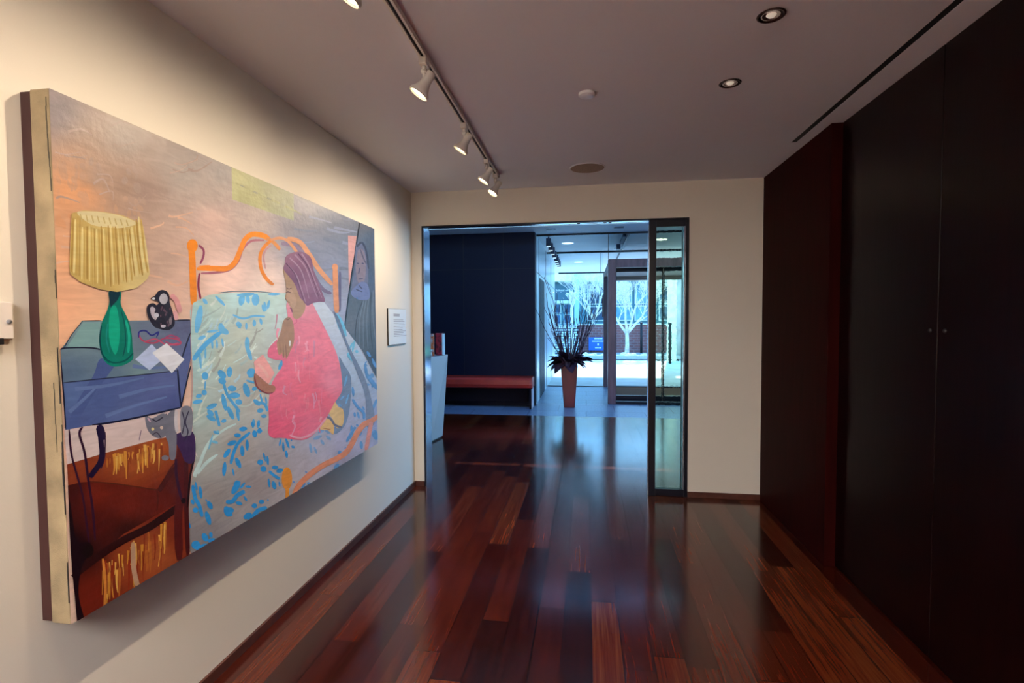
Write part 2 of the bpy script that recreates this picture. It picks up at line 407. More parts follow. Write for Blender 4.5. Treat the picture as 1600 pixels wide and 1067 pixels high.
pb('rear_handle', (PX0-.03, PX0-.004, YB-.06, YB-.03, 1.6, 2.1), mat('red brown pull', (.25, .07, .05), .4))
xm = (PX0+PX1)/2
for a_, b_ in ((PX0+.145, xm-.004), (xm+.004, PX1-.145)):
    lf = boxobj('door_leaf', (a_+.02, b_-.02, YA+.30, YA+.31, .13, PZ-.22), M_glass, po)
    bm = B()
    box(bm, a_, a_+.02, YA+.285, YA+.325, .02, PZ-.13); box(bm, b_-.02, b_, YA+.285, YA+.325, .02, PZ-.13)
    box(bm, a_+.02, b_-.02, YA+.285, YA+.325, .02, .12); box(bm, a_+.02, b_-.02, YA+.285, YA+.325, PZ-.21, PZ-.13)
    obj('leaf_frame', bm, M_steel, po, .002)

# ------------------------------------------------------------------ painting
PXF, PXB = WL+.100, WL+.004
PY0, PY1, PZ0, PZ1 = 1.262, 3.487, .655, 2.184
paint = thing('painting', 'large painting of a long haired woman in pink kneeling on a blue patterned bed', 'painting', (WL, 2.37, 1.4))
M_canvas = mat('raw canvas edge', (.24, .18, .10), .8, bump=.3, bscale=400, var=.35, vscale=9)
bm = B(); box(bm, WL+.036, PXF-.001, PY0, PY1, PZ0, PZ1); obj('canvas', bm, M_canvas, paint, .004)
bm = B()
i_ = .004
box(bm, WL+.001, WL+.035, PY0+i_, PY0+i_+.05, PZ0+i_, PZ1-i_); box(bm, WL+.001, WL+.035, PY1-i_-.05, PY1-i_, PZ0+i_, PZ1-i_)
box(bm, WL+.001, WL+.035, PY0+i_+.05, PY1-i_-.05, PZ0+i_, PZ0+i_+.05); box(bm, WL+.001, WL+.035, PY0+i_+.05, PY1-i_-.05, PZ1-i_-.05, PZ1-i_)
obj('stretcher', bm, mat('dark stretcher wood', (.030, .005, .004), .6), paint)

def paint_mat():
    m = bpy.data.materials.new('oil paint'); m.use_nodes = True
    t = m.node_tree; b = t.nodes['Principled BSDF']; L = t.links.new; N = t.nodes.new
    a = N('ShaderNodeAttribute'); a.attribute_name = 'paint'
    g = N('ShaderNodeTexCoord'); mp = N('ShaderNodeMapping'); mp.inputs['Scale'].default_value = (1, 5, 22); mp.inputs['Rotation'].default_value = (.9, 0, 0)
    L(g.outputs['Object'], mp.inputs[0])
    n = N('ShaderNodeTexNoise'); n.inputs['Scale'].default_value = 1.6; n.inputs['Detail'].default_value = 7; n.inputs['Distortion'].default_value = 1.2; L(mp.outputs[0], n.inputs[0])
    r = N('ShaderNodeValToRGB'); L(n.outputs['Fac'], r.inputs[0])
    r.color_ramp.elements[0].position = .28; r.color_ramp.elements[0].color = (.72, .72, .74, 1)
    r.color_ramp.elements[1].position = .72; r.color_ramp.elements[1].color = (1.22, 1.2, 1.2, 1)
    mx = N('ShaderNodeMix'); mx.data_type = 'RGBA'; mx.blend_type = 'MULTIPLY'; mx.inputs['Factor'].default_value = .5
    L(a.outputs['Color'], mx.inputs['A']); L(r.outputs[0], mx.inputs['B'])
    L(mx.outputs['Result'], b.inputs['Base Color'])
    b.inputs['Roughness'].default_value = .30; b.inputs['Specular IOR Level'].default_value = .26
    n2 = N('ShaderNodeTexNoise'); n2.inputs['Scale'].default_value = 28; n2.inputs['Detail'].default_value = 5; L(g.outputs['Object'], n2.inputs[0])
    n4 = N('ShaderNodeTexNoise'); n4.inputs['Scale'].default_value = 380; L(g.outputs['Object'], n4.inputs[0])
    ad = N('ShaderNodeMath'); ad.operation = 'MULTIPLY_ADD'; L(n4.outputs['Fac'], ad.inputs[0]); ad.inputs[1].default_value = .12; L(n2.outputs['Fac'], ad.inputs[2])
    bp = N('ShaderNodeBump'); bp.inputs['Strength'].default_value = .35; bp.inputs['Distance'].default_value = .006
    L(ad.outputs[0], bp.inputs['Height']); L(bp.outputs[0], b.inputs['Normal'])
    return m
M_paint = paint_mat()

# the picture is painted as many thin overlapping dabs of colour; shapes are given on the picture plane
pv, pf, pc = [], [], []      # verts (y,z,layer), faces, colour per face corner
LAY = [0]
XOFF = PXF
# light measured on a blank canvas (rows from the bottom up, columns from the near end), so that
# a colour judged in the gallery light can be turned back into the pigment's own colour
ILL = [[[0.624, 0.512, 0.447], [0.594, 0.478, 0.413], [0.559, 0.455, 0.388], [0.503, 0.425, 0.366], [0.477, 0.418, 0.377], [0.45, 0.422, 0.425]], [[0.775, 0.63, 0.532], [0.74, 0.599, 0.5], [0.69, 0.564, 0.463], [0.664, 0.544, 0.448], [0.645, 0.544, 0.467], [0.609, 0.548, 0.518]], [[1.017, 0.82, 0.662], [0.967, 0.784, 0.623], [0.941, 0.761, 0.599], [0.921, 0.753, 0.597], [0.91, 0.753, 0.608], [0.895, 0.77, 0.653]], [[1.302, 1.052, 0.814], [1.328, 1.069, 0.824], [1.301, 1.052, 0.807], [1.272, 1.031, 0.792], [1.329, 1.086, 0.838], [1.423, 1.196, 0.965]], [[1.515, 1.219, 0.919], [1.593, 1.272, 0.957], [1.573, 1.248, 0.937], [1.496, 1.195, 0.9], [1.562, 1.262, 0.951], [1.817, 1.49, 1.156]]]
ILY = (1.31, 1.55, 1.9, 2.4, 2.9, 3.44); ILZ = [.70+.36*i for i in range(5)]
ILL = np.array(ILL); KEY = 1.08
def alb(c, px, py):
    l = s2l(c); p = hit(px, py, 0, PXF)
    y = min(3.4399, max(1.31, p.y)); z = min(2.1399, max(.70, p.z))
    i = max(k for k in range(5) if ILY[k] <= y); j = max(k for k in range(4) if ILZ[k] <= z)
    u = (y-ILY[i])/(ILY[i+1]-ILY[i]); v = (z-ILZ[j])/.36
    W = (ILL[j, i]*(1-u)+ILL[j, i+1]*u)*(1-v)+(ILL[j+1, i]*(1-u)+ILL[j+1, i+1]*u)*v
    out = [v_*KEY/w_ for v_, w_ in zip(l, W)]
    m_ = max(out)
    return [v_*min(1, .88/m_) for v_ in out]
class Crop:
    def __init__(s, x, y, k): s.x, s.y, s.k = x, y, k
    def __call__(s, pts): return [(s.x+a/s.k, s.y+b/s.k) for a, b in pts]
P0 = Crop(0, 0, 1); C1 = Crop(70, 120, 3.81); C2 = Crop(80, 380, 3.335); C3 = Crop(80, 640, 3.1375)
C4 = Crop(280, 440, 4.444); C5 = Crop(280, 660, 4.85); C6 = Crop(430, 560, 4.64); C7 = Crop(380, 370, 3.63); C8 = Crop(280, 240, 4.445)
CX_ = Crop(540, 320, 10.67)
CX5 = Crop(360, 350, 3.05)
def smooth_closed(pts, n=5):
    out = []; L_ = len(pts)
    for i in range(L_):
        p0, p1, p2, p3 = (Vector(pts[(i+j-1) % L_]) for j in range(4))
        for k in range(n):
            t = k/n
            out.append(.5*((2*p1)+(p2-p0)*t+(2*p0-5*p1+4*p2-p3)*t*t+(3*p1-p0-3*p2+p3)*t**3))
    return [tuple(v) for v in out]
def smooth_open(pts, n=6):
    q = [pts[0]]+list(pts)+[pts[-1]]; out = []
    for i in range(1, len(q)-2):
        p0, p1, p2, p3 = (Vector(q[i+j-1]) for j in range(4))
        for k in range(n):
            t = k/n
            out.append(.5*((2*p1)+(p2-p0)*t+(2*p0-5*p1+4*p2-p3)*t*t+(3*p1-p0-3*p2+p3)*t**3))
    out.append(Vector(pts[-1])); return out
def clampyz(y, z): return min(PY1-.0008, max(PY0+.0008, y)), min(PZ1-.0008, max(PZ0+.0008, z))
HOLD = [False]
def add_tri(v2, faces, cols):
    """v2 photo points; one layer"""
    if not HOLD[0]: LAY[0] += 1
    x = XOFF + .000004*LAY[0]; b0 = len(pv)
    for (a, b_) in v2:
        p = hit(a, b_, 0, PXF); y, z = clampyz(p.y, p.z); pv.append((x, y, z))
    for f in faces: pf.append([b0+i for i in f]); pc.extend([cols[i] for i in f])
def idw(ctrl, px, py, pw=2.6):
    s = [0, 0, 0]; W = 0
    for (x, y, c) in ctrl:
        d = ((x-px)**2+(y-py)**2+30)**(pw/2); k = 1/d; W += k
        for i in range(3): s[i] += c[i]*k
    return [v/W for v in s]
def poly(pts, col, crop=P0, smooth=True, ctrl=None, step=14, n=5):
    q = crop(pts)
    if smooth: q = smooth_closed(q, n)
    q = [tuple(a) for a in q]
    vs = [Vector(a) for a in q]; N_ = len(vs)
    if ctrl:
        xs = [a[0] for a in q]; ys = [a[1] for a in q]
        yv = min(ys)+step/2
        while yv < max(ys):
            xv = min(xs)+step/2
            while xv < max(xs):
                vs.append(Vector((xv, yv))); xv += step
            yv += step
    r = delaunay_2d_cdt(vs, [], [list(range(N_))], 1, 1e-4)
    vv = [(a.x, a.y) for a in r[0]]
    cols = [alb(idw(ctrl, *a) if ctrl else col, *a) for a in vv]
    add_tri(vv, r[2], cols)
def stroke(pts, wd, col, crop=P0, taper=False, n=6):
    q = crop(pts); wd = wd/crop.k
    q = smooth_open(q, n) if len(q) > 2 else [Vector(q[0]).lerp(Vector(q[1]), t/5) for t in range(6)]
    vs, m_ = [], len(q)
    for i, p in enumerate(q):
        d = (q[min(i+1, m_-1)]-q[max(i-1, 0)])
        d = d.normalized() if d.length else Vector((1, 0)); nrm = Vector((-d.y, d.x))
        t = i/(m_-1)
        if taper == 'leaf': k = math.sin(math.pi*(.06+.88*t))**.6
        elif taper: k = 1-.65*t
        else: k = min(1, .55+4*min(t, 1-t))
        vs += [tuple(p+nrm*wd*k/2), tuple(p-nrm*wd*k/2)]
    fs = [(2*i, 2*i+1, 2*i+3, 2*i+2) for i in range(m_-1)]
    c = alb(col, *vs[0]); add_tri(vs, fs, [c]*len(vs))
def ell(cx, cy, rx, ry, col, crop=P0, rot=0):
    c, s = math.cos(rot), math.sin(rot)
    poly([(cx+rx*math.cos(a)*c-ry*math.sin(a)*s, cy+rx*math.cos(a)*s+ry*math.sin(a)*c) for a in [k*math.pi/5 for k in range(10)]], col, crop, n=2)
def leaves(lst, col, crop):
    for k_, (x0, y0, x1, y1, wd) in enumerate(lst):
        stroke([(x0, y0), (x1, y1)], wd, col, crop, taper='leaf')

# background wall of the picture
bgc = [(90,170,(150,128,118)),(200,215,(165,140,120)),(280,255,(176,150,130)),(150,280,(172,136,112)),(105,300,(222,150,100)),(110,400,(226,158,112)),
 (135,300,(218,148,100)),(230,300,(165,130,110)),(190,290,(168,130,105)),(260,420,(190,150,125)),(95,480,(228,160,118)),(150,500,(228,165,122)),(250,480,(210,162,132)),(280,440,(212,165,138)),
 (330,300,(180,152,132)),(330,345,(218,172,148)),(350,430,(248,198,172)),(420,440,(244,204,178)),(290,270,(172,150,132)),(400,340,(195,165,145)),
 (460,330,(140,130,130)),(520,340,(128,128,134)),(520,430,(146,146,162)),(560,380,(122,126,134)),(480,400,(142,140,150)),(540,500,(152,152,172)),(350,270,(165,145,130))]
poly([(60,120),(600,330),(610,700),(110,990)], None, smooth=False, ctrl=bgc, step=12)
rnd = random.Random(4)
for i in range(70):
    x, y = rnd.uniform(86, 225), rnd.uniform(245, 345); k_ = min(1, max(0, (225-x)/140+(y-300)/110))
    stroke([(x, y), (x+rnd.uniform(-3, 6), y+rnd.uniform(8, 16))], rnd.uniform(4, 10), tuple(a_*k_+b_*(1-k_) for a_, b_ in zip((216, 148, 102), (172, 138, 116))), taper='leaf')
for i in range(34):
    x, y = rnd.uniform(80, 300), rnd.uniform(190, 440)
    stroke([(x, y), (x+rnd.uniform(8, 20), y+rnd.uniform(-8, 8)), (x+rnd.uniform(16, 40), y+rnd.uniform(-14, 14))], rnd.uniform(2, 5), [(176,140,118),(186,150,128),(166,134,116)][i % 3] if y < 330 else (216,162,128), taper=True)
for i in range(20):
    x, y = rnd.uniform(455, 560), rnd.uniform(330, 480)
    stroke([(x, y), (x+20, y+5+rnd.uniform(-4, 4)), (x+36, y+rnd.uniform(-3, 12))], rnd.uniform(3, 6), [(136,134,142),(150,150,164),(126,126,134)][i % 3], taper=True)
# pale yellow window band
poly([(362,90),(795,282),(795,465),(368,318)], None, C8, smooth=False, ctrl=[(365,275,(192,176,118)),(400,310,(182,168,110)),(455,320,(152,146,108)),(420,300,(165,155,112)),(458,340,(165,160,120))], step=10)
for i in range(12):
    x, y = 368+i*7, 290+i*3.2
    stroke([(x, y-4), (x+16, y+4), (x+26, y+10)], 2.2, [(176,164,108),(148,142,110),(168,158,104)][i % 3], taper=True)
# curtain at the right with a ghostly face, pink strip beside it
poly([(543.7,367.8),(557,369),(553,400),(545,452)], (224,158,142), smooth=False)
poly([(562,345.8),(584.8,354.9),(588,460),(592.3,590),(566,548),(538.4,511),(548,430)], None, smooth=False, ctrl=[(570,355,(112,112,118)),(583,370,(84,92,106)),(560,480,(88,92,98)),(575,530,(70,76,82)),(588,570,(52,60,74)),(585,440,(76,84,104)),(550,500,(96,98,104))], step=8)
for x0, x1 in ((566,546),(569,553),(573,560),(577,567),(580,574),(583,581)):
    stroke([(x0,470-(x0-566)), ((x0+x1)/2+1,500), (x1+8,545)], 1.3, (120,124,130) if x0 % 2 else (52,56,66))
stroke([(562,346),(554,400),(546,452),(538.4,511)], 2.0, (22,22,34))
stroke([(562,346),(573,350),(585,355)], 1.8, (22,22,30))
stroke([(585,356),(588,450),(592,590)], 2.4, (36,42,66))
poly([(556,384),(563,379),(571,386),(575,405),(575,440),(574,468),(562,466),(552,464),(549,450),(554,420)], (108,106,126))
poly([(559,392),(566,390),(571,402),(571,430),(566,445),(559,440),(556,420)], (136,118,126))
poly([(548,458),(557,446),(566,440),(575,446),(577,466),(560,468)], (112,118,156))
stroke([(557,386),(565,379),(572,392),(576,420)], 3.2, (58,58,74)); stroke([(563,390),(568,404),(572,412)], 2, (88,80,98))
for a_ in ([(557,411),(561,412)], [(565,411),(569,412)], [(562,418),(560,428)], [(560,436),(567,435)], [(556,452),(566,456)], [(561,446),(566,452)]):
    stroke(a_, 1.8, (70,70,100))
# head board: shadows then orange rails
V = (168, 92, 98)
stroke([(150,830),(250,826),(350,806),(410,745),(440,665),(500,607),(590,602)], 16, V, C8)
stroke([(640,635),(600,670),(585,720),(598,800)], 12, (200,140,130), C8)
stroke([(135,635),(168,670),(165,720),(145,765)], 15, (150,62,84), C8); stroke([(140,830),(132,920),(148,1010)], 15, (138,40,62), C8)
K7 = Crop(380, 370, 3.63)
stroke([(215,38),(290,48),(340,90),(372,130)], 26, (150,122,132), K7); stroke([(385,180),(415,245),(455,300),(500,322)], 20, (126,102,120), K7)
stroke([(548,196),(548,300),(546,425)], 15, (108,98,122), K7)
O1, O2 = (240,132,22), (228,150,96)
stroke([(84,640),(92,800),(100,1055)], 46, O1, C8); ell(90, 640, 38, 46, O1, C8)
stroke([(120,800),(220,797),(330,797),(385,755),(420,680),(455,600),(500,562),(555,562),(600,578),(640,610)], 36, O1, C8)
stroke([(130,782),(215,778)], 9, O1, C8)
stroke([(600,590),(650,612),(700,668)], 24, (226,140,70), C8)
stroke([(650,596),(596,640),(562,705),(566,790),(592,850),(625,890),(655,910)], 24, O1, C8, taper=False)
stroke([(635,600),(700,586),(760,612),(820,690),(900,800)], 20, O2, C8)
stroke([(250,8),(320,30),(370,95),(430,185),(505,272)], 27, O2, K7); stroke([(521,168),(524,300),(530,430)], 30, (230,148,92), K7); ell(520,172,17,20,(230,148,92),K7)

# bed cover
bed = [(299,868),(292.6,845),(292.8,815),(294,783.7),(297,757),(302.5,732),(304.5,712),(300,690),(298,660),(299,620),(299.5,560),(297,520),(296.6,485),(302,473),(325,461),(358.8,457),
       (400,457),(437.5,458),(480,459),(500.7,465),(530.9,503.6),(560,540),(592.6,592),(595,692),(540,724),(450,780),(350,838)]
bedc = [(305,490,(160,186,178)),(330,470,(176,186,166)),(370,465,(188,208,196)),(420,465,(190,204,186)),(310,560,(150,178,172)),(350,560,(172,172,150)),(380,520,(184,182,160)),(400,590,(168,160,145)),
 (310,640,(150,162,150)),(350,640,(156,158,146)),(400,620,(164,152,138)),(320,700,(140,140,130)),(370,700,(140,124,114)),(340,780,(120,108,102)),(320,840,(108,96,94)),(400,760,(122,108,104)),(430,720,(134,120,116)),
 (470,720,(138,128,132)),(500,700,(146,140,152)),(540,690,(142,138,160)),(560,640,(158,162,188)),(585,660,(120,130,165)),(585,600,(160,176,208)),(560,570,(186,202,224)),(530,530,(196,200,214)),(510,490,(206,208,214)),(540,720,(118,112,130)),(550,600,(182,196,220))]
poly(bed, None, smooth=False, ctrl=bedc, step=10)
rnd = random.Random(9)
for i in range(60):      # loose pale sheet strokes
    x, y = rnd.uniform(304, 415), rnd.uniform(475, 650)
    l = rnd.uniform(14, 34); a_ = rnd.uniform(-1.3, -.5)
    if x+math.cos(a_)*l > 412: continue
    stroke([(x, y), (x+math.cos(a_)*l*.5+2, y+math.sin(a_)*l*.5), (x+math.cos(a_)*l, y+math.sin(a_)*l)], rnd.uniform(2, 6), [(184,194,178),(156,166,156),(196,196,178),(166,184,182),(150,146,134)][i % 5], taper=True)
PS = (186, 200, 190)
for q, wd in (([(0,1030),(60,1000),(150,930),(260,860)],22), ([(130,930),(160,840),(190,790)],18), ([(300,760),(400,850),(480,860),(560,780)],20), ([(130,740),(190,730),(270,745)],16)):
    stroke([(a+60*0, b) for a, b in q], wd, (176,176,160), C4, taper=True)
stroke([(110,410),(150,320),(220,160),(330,60),(430,10)], 34, PS, C5, taper=True)
stroke([(140,390),(200,310),(290,240)], 26, PS, C5, taper='leaf'); stroke([(120,110),(115,200),(135,260)], 8, (190,170,160), C5)
stroke([(700,85),(560,70),(400,66),(270,78)], 6, (110,128,130), C4); stroke([(740,330),(690,390),(625,460)], 22, (204,206,190), C4)
stroke([(640,560),(560,545),(520,520)], 14, (188,190,176), C4)
stroke([(300,476),(297,520),(300,600),(297,660),(304,710),(297,760),(294,800),(293,850)], 2.4, (190,150,135))
LB, MB_, DB, RB, PB = (112,176,208), (84,158,200), (46,132,186), (78,122,168), (104,150,192)
leaves([(150,165,118,355,46),(165,120,192,155,26),(250,100,315,165,22),(190,350,270,338,18),(130,400,182,378,26),(285,290,300,360,44),(290,330,340,360,40),(225,400,230,465,17),(260,405,262,465,15),(295,395,305,455,15),
 (140,490,150,605,18),(180,460,180,535,15),(400,280,430,312,30),(395,285,425,325,24),(465,285,465,332,18),(520,265,520,312,26),(562,255,570,298,20),(590,140,600,205,22),(625,130,612,190,20),(575,160,590,210,20),(615,88,700,86,18),
 (440,85,425,165,44),(530,85,528,165,54),(470,95,480,150,28),(470,385,472,480,34),(465,440,500,545,30),(455,418,485,430,20),(400,95,520,85,24),(725,280,738,320,18)], LB, C4)
stroke([(95,545),(150,470),(210,410),(285,352)], 32, MB_, C4); stroke([(370,230),(440,256),(520,238),(595,242)], 15, LB, C4)
leaves([(272,618,318,670,48),(350,592,345,662,40),(272,680,322,700,44),(335,738,395,745,42),(345,790,420,790,42),(388,832,435,840,40),(300,780,322,895,34),(335,868,375,955,34),(398,880,412,965,22),
 (176,628,180,682,46),(155,768,190,772,38),(180,690,176,750,12),(92,840,160,828,30),(115,800,155,788,30),(190,880,260,850,34),(195,892,235,930,34),(190,930,250,965,34),(290,972,325,962,26),(235,1040,275,1055,22),
 (472,645,520,610,50),(480,660,528,640,30),(540,655,562,608,16),(585,640,630,620,24),(452,705,480,800,46),(505,752,535,735,30),(550,738,575,765,26),(585,690,605,745,18),
 (515,820,560,858,32),(560,780,578,850,14),(598,800,606,852,14),(540,900,582,890,32),(568,935,605,932,26),(515,955,510,1015,24),(552,960,545,1015,22),(415,1028,470,1018,32),(535,1040,575,1035,32),(690,610,735,525,32)], MB_, C4)
stroke([(305,700),(330,780),(370,840),(420,905)], 20, MB_, C4); stroke([(250,895),(262,940),(278,1005)], 20, MB_, C4)
stroke([(465,685),(520,698),(570,675),(605,665)], 14, MB_, C4); stroke([(535,838),(590,850),(612,900)], 20, MB_, C4)
leaves([(455,50,510,47,34),(415,96,465,98,32),(365,168,432,143,36),(338,265,382,200,36),(345,300,335,405,32),(428,268,462,345,36),(402,350,414,405,14),(474,175,478,255,34),(512,130,514,212,26),(547,0,560,30,24),(597,0,602,30,20),(565,60,575,112,38),(608,42,608,82,32),
 (636,230,652,295,16),(665,255,672,322,20),(590,303,634,298,42),(615,345,658,360,46),(700,342,748,340,32),(735,372,784,358,34),(675,425,682,492,18),(708,445,725,505,34),(755,448,762,488,14),
 (770,125,757,178,16),(785,148,790,220,18),(808,212,815,268,22),(843,130,853,140,12),(848,180,873,190,20),(805,120,832,195,20),
 (400,540,455,445,48),(425,500,440,440,44),(460,500,497,455,20),(500,485,545,487,18),(425,605,475,618,28),(488,560,512,595,18),(350,635,372,712,50),(355,665,412,665,44),(370,705,400,690,30),
 (120,450,132,515,18),(155,485,165,575,26),(90,585,108,620,26),(100,662,142,666,40),(215,598,245,655,38),(200,675,232,775,40),(68,755,82,800,18),(197,580,208,600,10),
 (92,920,155,935,66),(178,840,208,900,46),(235,830,240,872,28),(215,900,270,885,32),(548,632,588,630,38),(602,602,642,600,34),(664,585,676,590,14),(488,725,545,690,44),(520,735,560,700,30),(585,715,600,690,16)], DB, C5)
leaves([(220,205,252,92,14),(245,142,292,156,22),(283,62,297,76,20)], (110,170,190), C5)
stroke([(388,315),(410,230),(450,150),(535,75)], 24, DB, C5); stroke([(678,368),(715,400),(760,428)], 22, DB, C5)
stroke([(352,600),(400,598),(440,550),(495,522)], 32, DB, C5); stroke([(100,475),(120,575),(150,630),(172,715)], 28, DB, C5)
stroke([(130,975),(180,935),(225,938)], 30, DB, C5); stroke([(540,740),(590,670),(662,645)], 30, DB, C5)
leaves([(250,615,262,685,22),(280,640,300,690,18),(275,585,335,560,26),(328,590,352,625,22),(368,560,402,590,22),(308,540,352,520,22),(360,520,395,545,18)], (120,152,186), C6)
leaves([(560,205,566,275,20),(572,390,577,425,18),(595,388,606,435,18),(630,348,648,375,14),(655,190,685,190,16),(688,130,714,118,32),(655,242,667,218,14),(700,212,716,158,18),(648,42,662,18,10),(650,40,667,52,8),
 (585,480,602,490,16),(560,560,550,485,22),(512,642,505,658,14),(538,582,558,560,14),(458,692,472,668,28),(428,802,460,765,32),(188,952,215,905,18),(232,900,252,918,24),(608,562,626,525,20),(620,600,625,655,26),(215,818,228,828,12),(128,890,138,900,12),
 (715,520,735,590,46)], RB, C6)
stroke([(558,295),(595,350),(640,395),(640,440)], 20, RB, C6); stroke([(685,412),(712,350),(738,295)], 20, RB, C6); stroke([(515,605),(550,540),(580,495)], 20, RB, C6)
leaves([(528,438,580,565,38),(600,640,622,598,12),(618,652,630,588,12),(638,642,648,658,18),(590,660,632,705,30)], (112,182,208), K7)
leaves([(700,650,722,682,16),(730,690,752,742,16),(688,722,702,795,18),(765,915,785,898,22),(640,345,650,350,10)], RB, K7)
stroke([(700,780),(735,830),(768,862)], 24, RB, K7); stroke([(785,905),(810,875),(835,850)], 14, RB, K7)
# shadow beside the kneeling figure
poly([(510,425),(545,470),(590,600),(640,700),(690,800),(725,920),(745,1050),(700,1075),(690,900),(640,760),(560,560)], (98,108,130), K7)
poly([(462,-10),(500,50),(545,130),(548,250),(532,400),(500,490),(440,545),(410,520),(480,440),(490,380),(430,310),(415,280),(455,230),(475,130)], (96,110,134), C6)
leaves([(470,300,500,270,14),(500,200,520,120,16),(510,330,530,260,14),(455,330,480,345,12)], (98,142,178), C6)
# feet
poly([(375,370),(420,305),(455,350),(490,370),(497,440),(482,490),(445,505),(420,450)], (184,152,102), C6)
poly([(330,450),(380,430),(420,465),(420,550),(380,520),(325,512)], (190,150,96), C6)
stroke([(362,420),(402,440),(432,482),(482,500)], 16, (92,88,100), C6); stroke([(345,505),(400,515)], 5, (140,80,50), C6)
# robe
rb = [(451,462.7),(458,457),(468,455),(478,459),(486,470),(495,488),(510,518),(524,548),(531,572),(534,595),(533.5,612),(522,630),(514,645),(505,660),(492,676),(478,686),(462,687),(440,684),(426,684),(418.5,676),(419.5,655),(419.2,631),(423,603),(430,588),(440,573),(440,563),
      (430,562),(420,558.5),(417.5,552),(421,542),(434,528),(446.8,512),(449,494),(446.8,477.8)]
poly(rb, None, ctrl=[(465,470,(222,140,145)),(460,520,(214,112,122)),(500,540,(220,112,124)),(480,600,(222,96,110)),(500,620,(224,92,110)),(440,620,(200,90,104)),(450,670,(200,78,98)),(430,665,(188,70,92)),(515,600,(216,120,136)),(425,552,(204,90,108)),(490,670,(200,96,116))], step=9)
rnd = random.Random(2)
for i in range(44):
    x, y = rnd.uniform(432, 505), rnd.uniform(485, 660)
    if x > 478+(y-465)*.25 and y < 560: continue
    stroke([(x, y), (x+rnd.uniform(-3, 3), y+10), (x+rnd.uniform(-4, 4), y+rnd.uniform(14, 26))], rnd.uniform(1.5, 4.5), [(228,140,150),(206,96,114),(232,118,130),(196,120,136)][i % 4], taper=True)
stroke([(452,680),(470,684),(492,674),(510,652)], 3, (206,140,150))
# head, hair
poly([(225,185),(238,250),(243,310),(236,345),(250,372),(268,402),(275,425),(282,455),(300,467),(328,450),(350,405),(345,350),(300,270),(250,190)], (172,130,92), K7)
poly([(240,350),(262,365),(272,395),(290,400),(300,360),(280,310),(255,290)], (184,140,104), K7)
poly([(235,150),(240,112),(270,92),(315,84),(355,95),(385,125),(398,190),(428,270),(462,362),(430,368),(395,375),(362,390),(340,365),(318,340),(292,272),(262,230),(228,185)], None, K7, ctrl=[(450,398,(152,100,112)),(468,420,(138,84,102)),(480,450,(150,98,116)),(485,468,(128,76,96)),(460,440,(120,70,90))], step=8)
for q in ([(262,120),(320,180),(350,260),(372,350)], [(290,100),(350,170),(385,260),(420,350)], [(250,160),(300,220),(330,300),(352,370)], [(330,95),(370,160),(405,250),(445,345)]):
    stroke(q, 9, (172,128,136), K7, taper=True)
for q in ([(240,150),(290,210),(318,290),(345,375)], [(310,95),(362,165),(398,255),(430,350)]): stroke(q, 7, (98,52,74), K7, taper=True)
stroke([(244,290),(258,296),(272,290)], 5, (110,74,60), K7); stroke([(240,318),(252,312),(270,318)], 6, (110,74,60), K7); stroke([(236,346),(248,366),(262,372)], 4, (120,84,66), K7)
stroke([(263,402),(272,410),(276,428)], 8, (132,66,80), K7)
# hands, note
poly([(238,462),(265,458),(284,500),(286,590),(266,645),(243,692),(236,668),(226,690),(216,660),(206,672),(196,660),(190,620),(190,595),(214,530),(222,488)], (158,114,80), K7)
stroke([(238,462),(250,470),(262,462)], 6, (120,80,60), K7); stroke([(263,588),(262,620)], 9, (222,210,196), K7)
for q in ([(205,600),(208,660)], [(224,600),(228,680)], [(240,610),(242,680)]): stroke(q, 4, (124,82,60), K7)
poly([(62,775),(62,830),(82,862),(120,886),(172,880),(178,848),(140,835),(98,800)], (150,94,66), K7)
stroke([(62,790),(78,850),(125,884),(168,884)], 6, (116,40,40), K7)
poly([(110,666),(176,772),(142,836),(66,772),(58,708)], (242,160,148), K7, smooth=False)
stroke([(80,720),(120,760),(140,800)], 16, (248,178,160), K7)
# orange foot rail of the bed
stroke([(125,1005),(165,925),(250,840),(350,772),(440,728),(510,682),(552,620),(590,545),(640,480),(700,450),(765,398)], 40, (198,122,88), C6)
stroke([(696,458),(680,540),(656,668)], 30, (176,118,110), C6); ell(82, 870, 38, 82, (208,128,40), C6); stroke([(86,930),(84,1030)], 26, (208,128,40), C6)

# left: floor and things under the table
poly([(60,85),(590,-10),(692,-10),(690,115),(500,150),(75,275)], (186,158,148), C3, smooth=False)
poly([(75,268),(250,215),(500,148),(690,108),(706,212),(684,320),(672,480),(668,735),(400,880),(128,1060),(100,800)], None, C3, smooth=False,
     ctrl=[(110,735,(112,44,22)),(200,720,(132,62,28)),(250,700,(138,64,26)),(290,690,(84,26,14)),(180,790,(84,20,10)),(140,880,(60,14,8)),(240,790,(92,26,12)),(280,830,(96,30,14)),(200,880,(120,50,22)),(150,930,(84,20,10)),(240,860,(130,62,30)),(290,760,(80,24,14))], step=12)
rnd = random.Random(7)
for i in range(46):
    x = rnd.uniform(270, 545); y0 = 225-(x-270)*.28+rnd.uniform(-5, 40); l = rnd.uniform(30, 110)
    stroke([(x, y0), (x+rnd.uniform(-5, 5), y0+l*.6), (x+rnd.uniform(-5, 5), y0+l)], rnd.uniform(6, 17), [(176,112,42),(150,84,32),(120,50,22),(186,134,62)][i % 4], C3, taper=True)
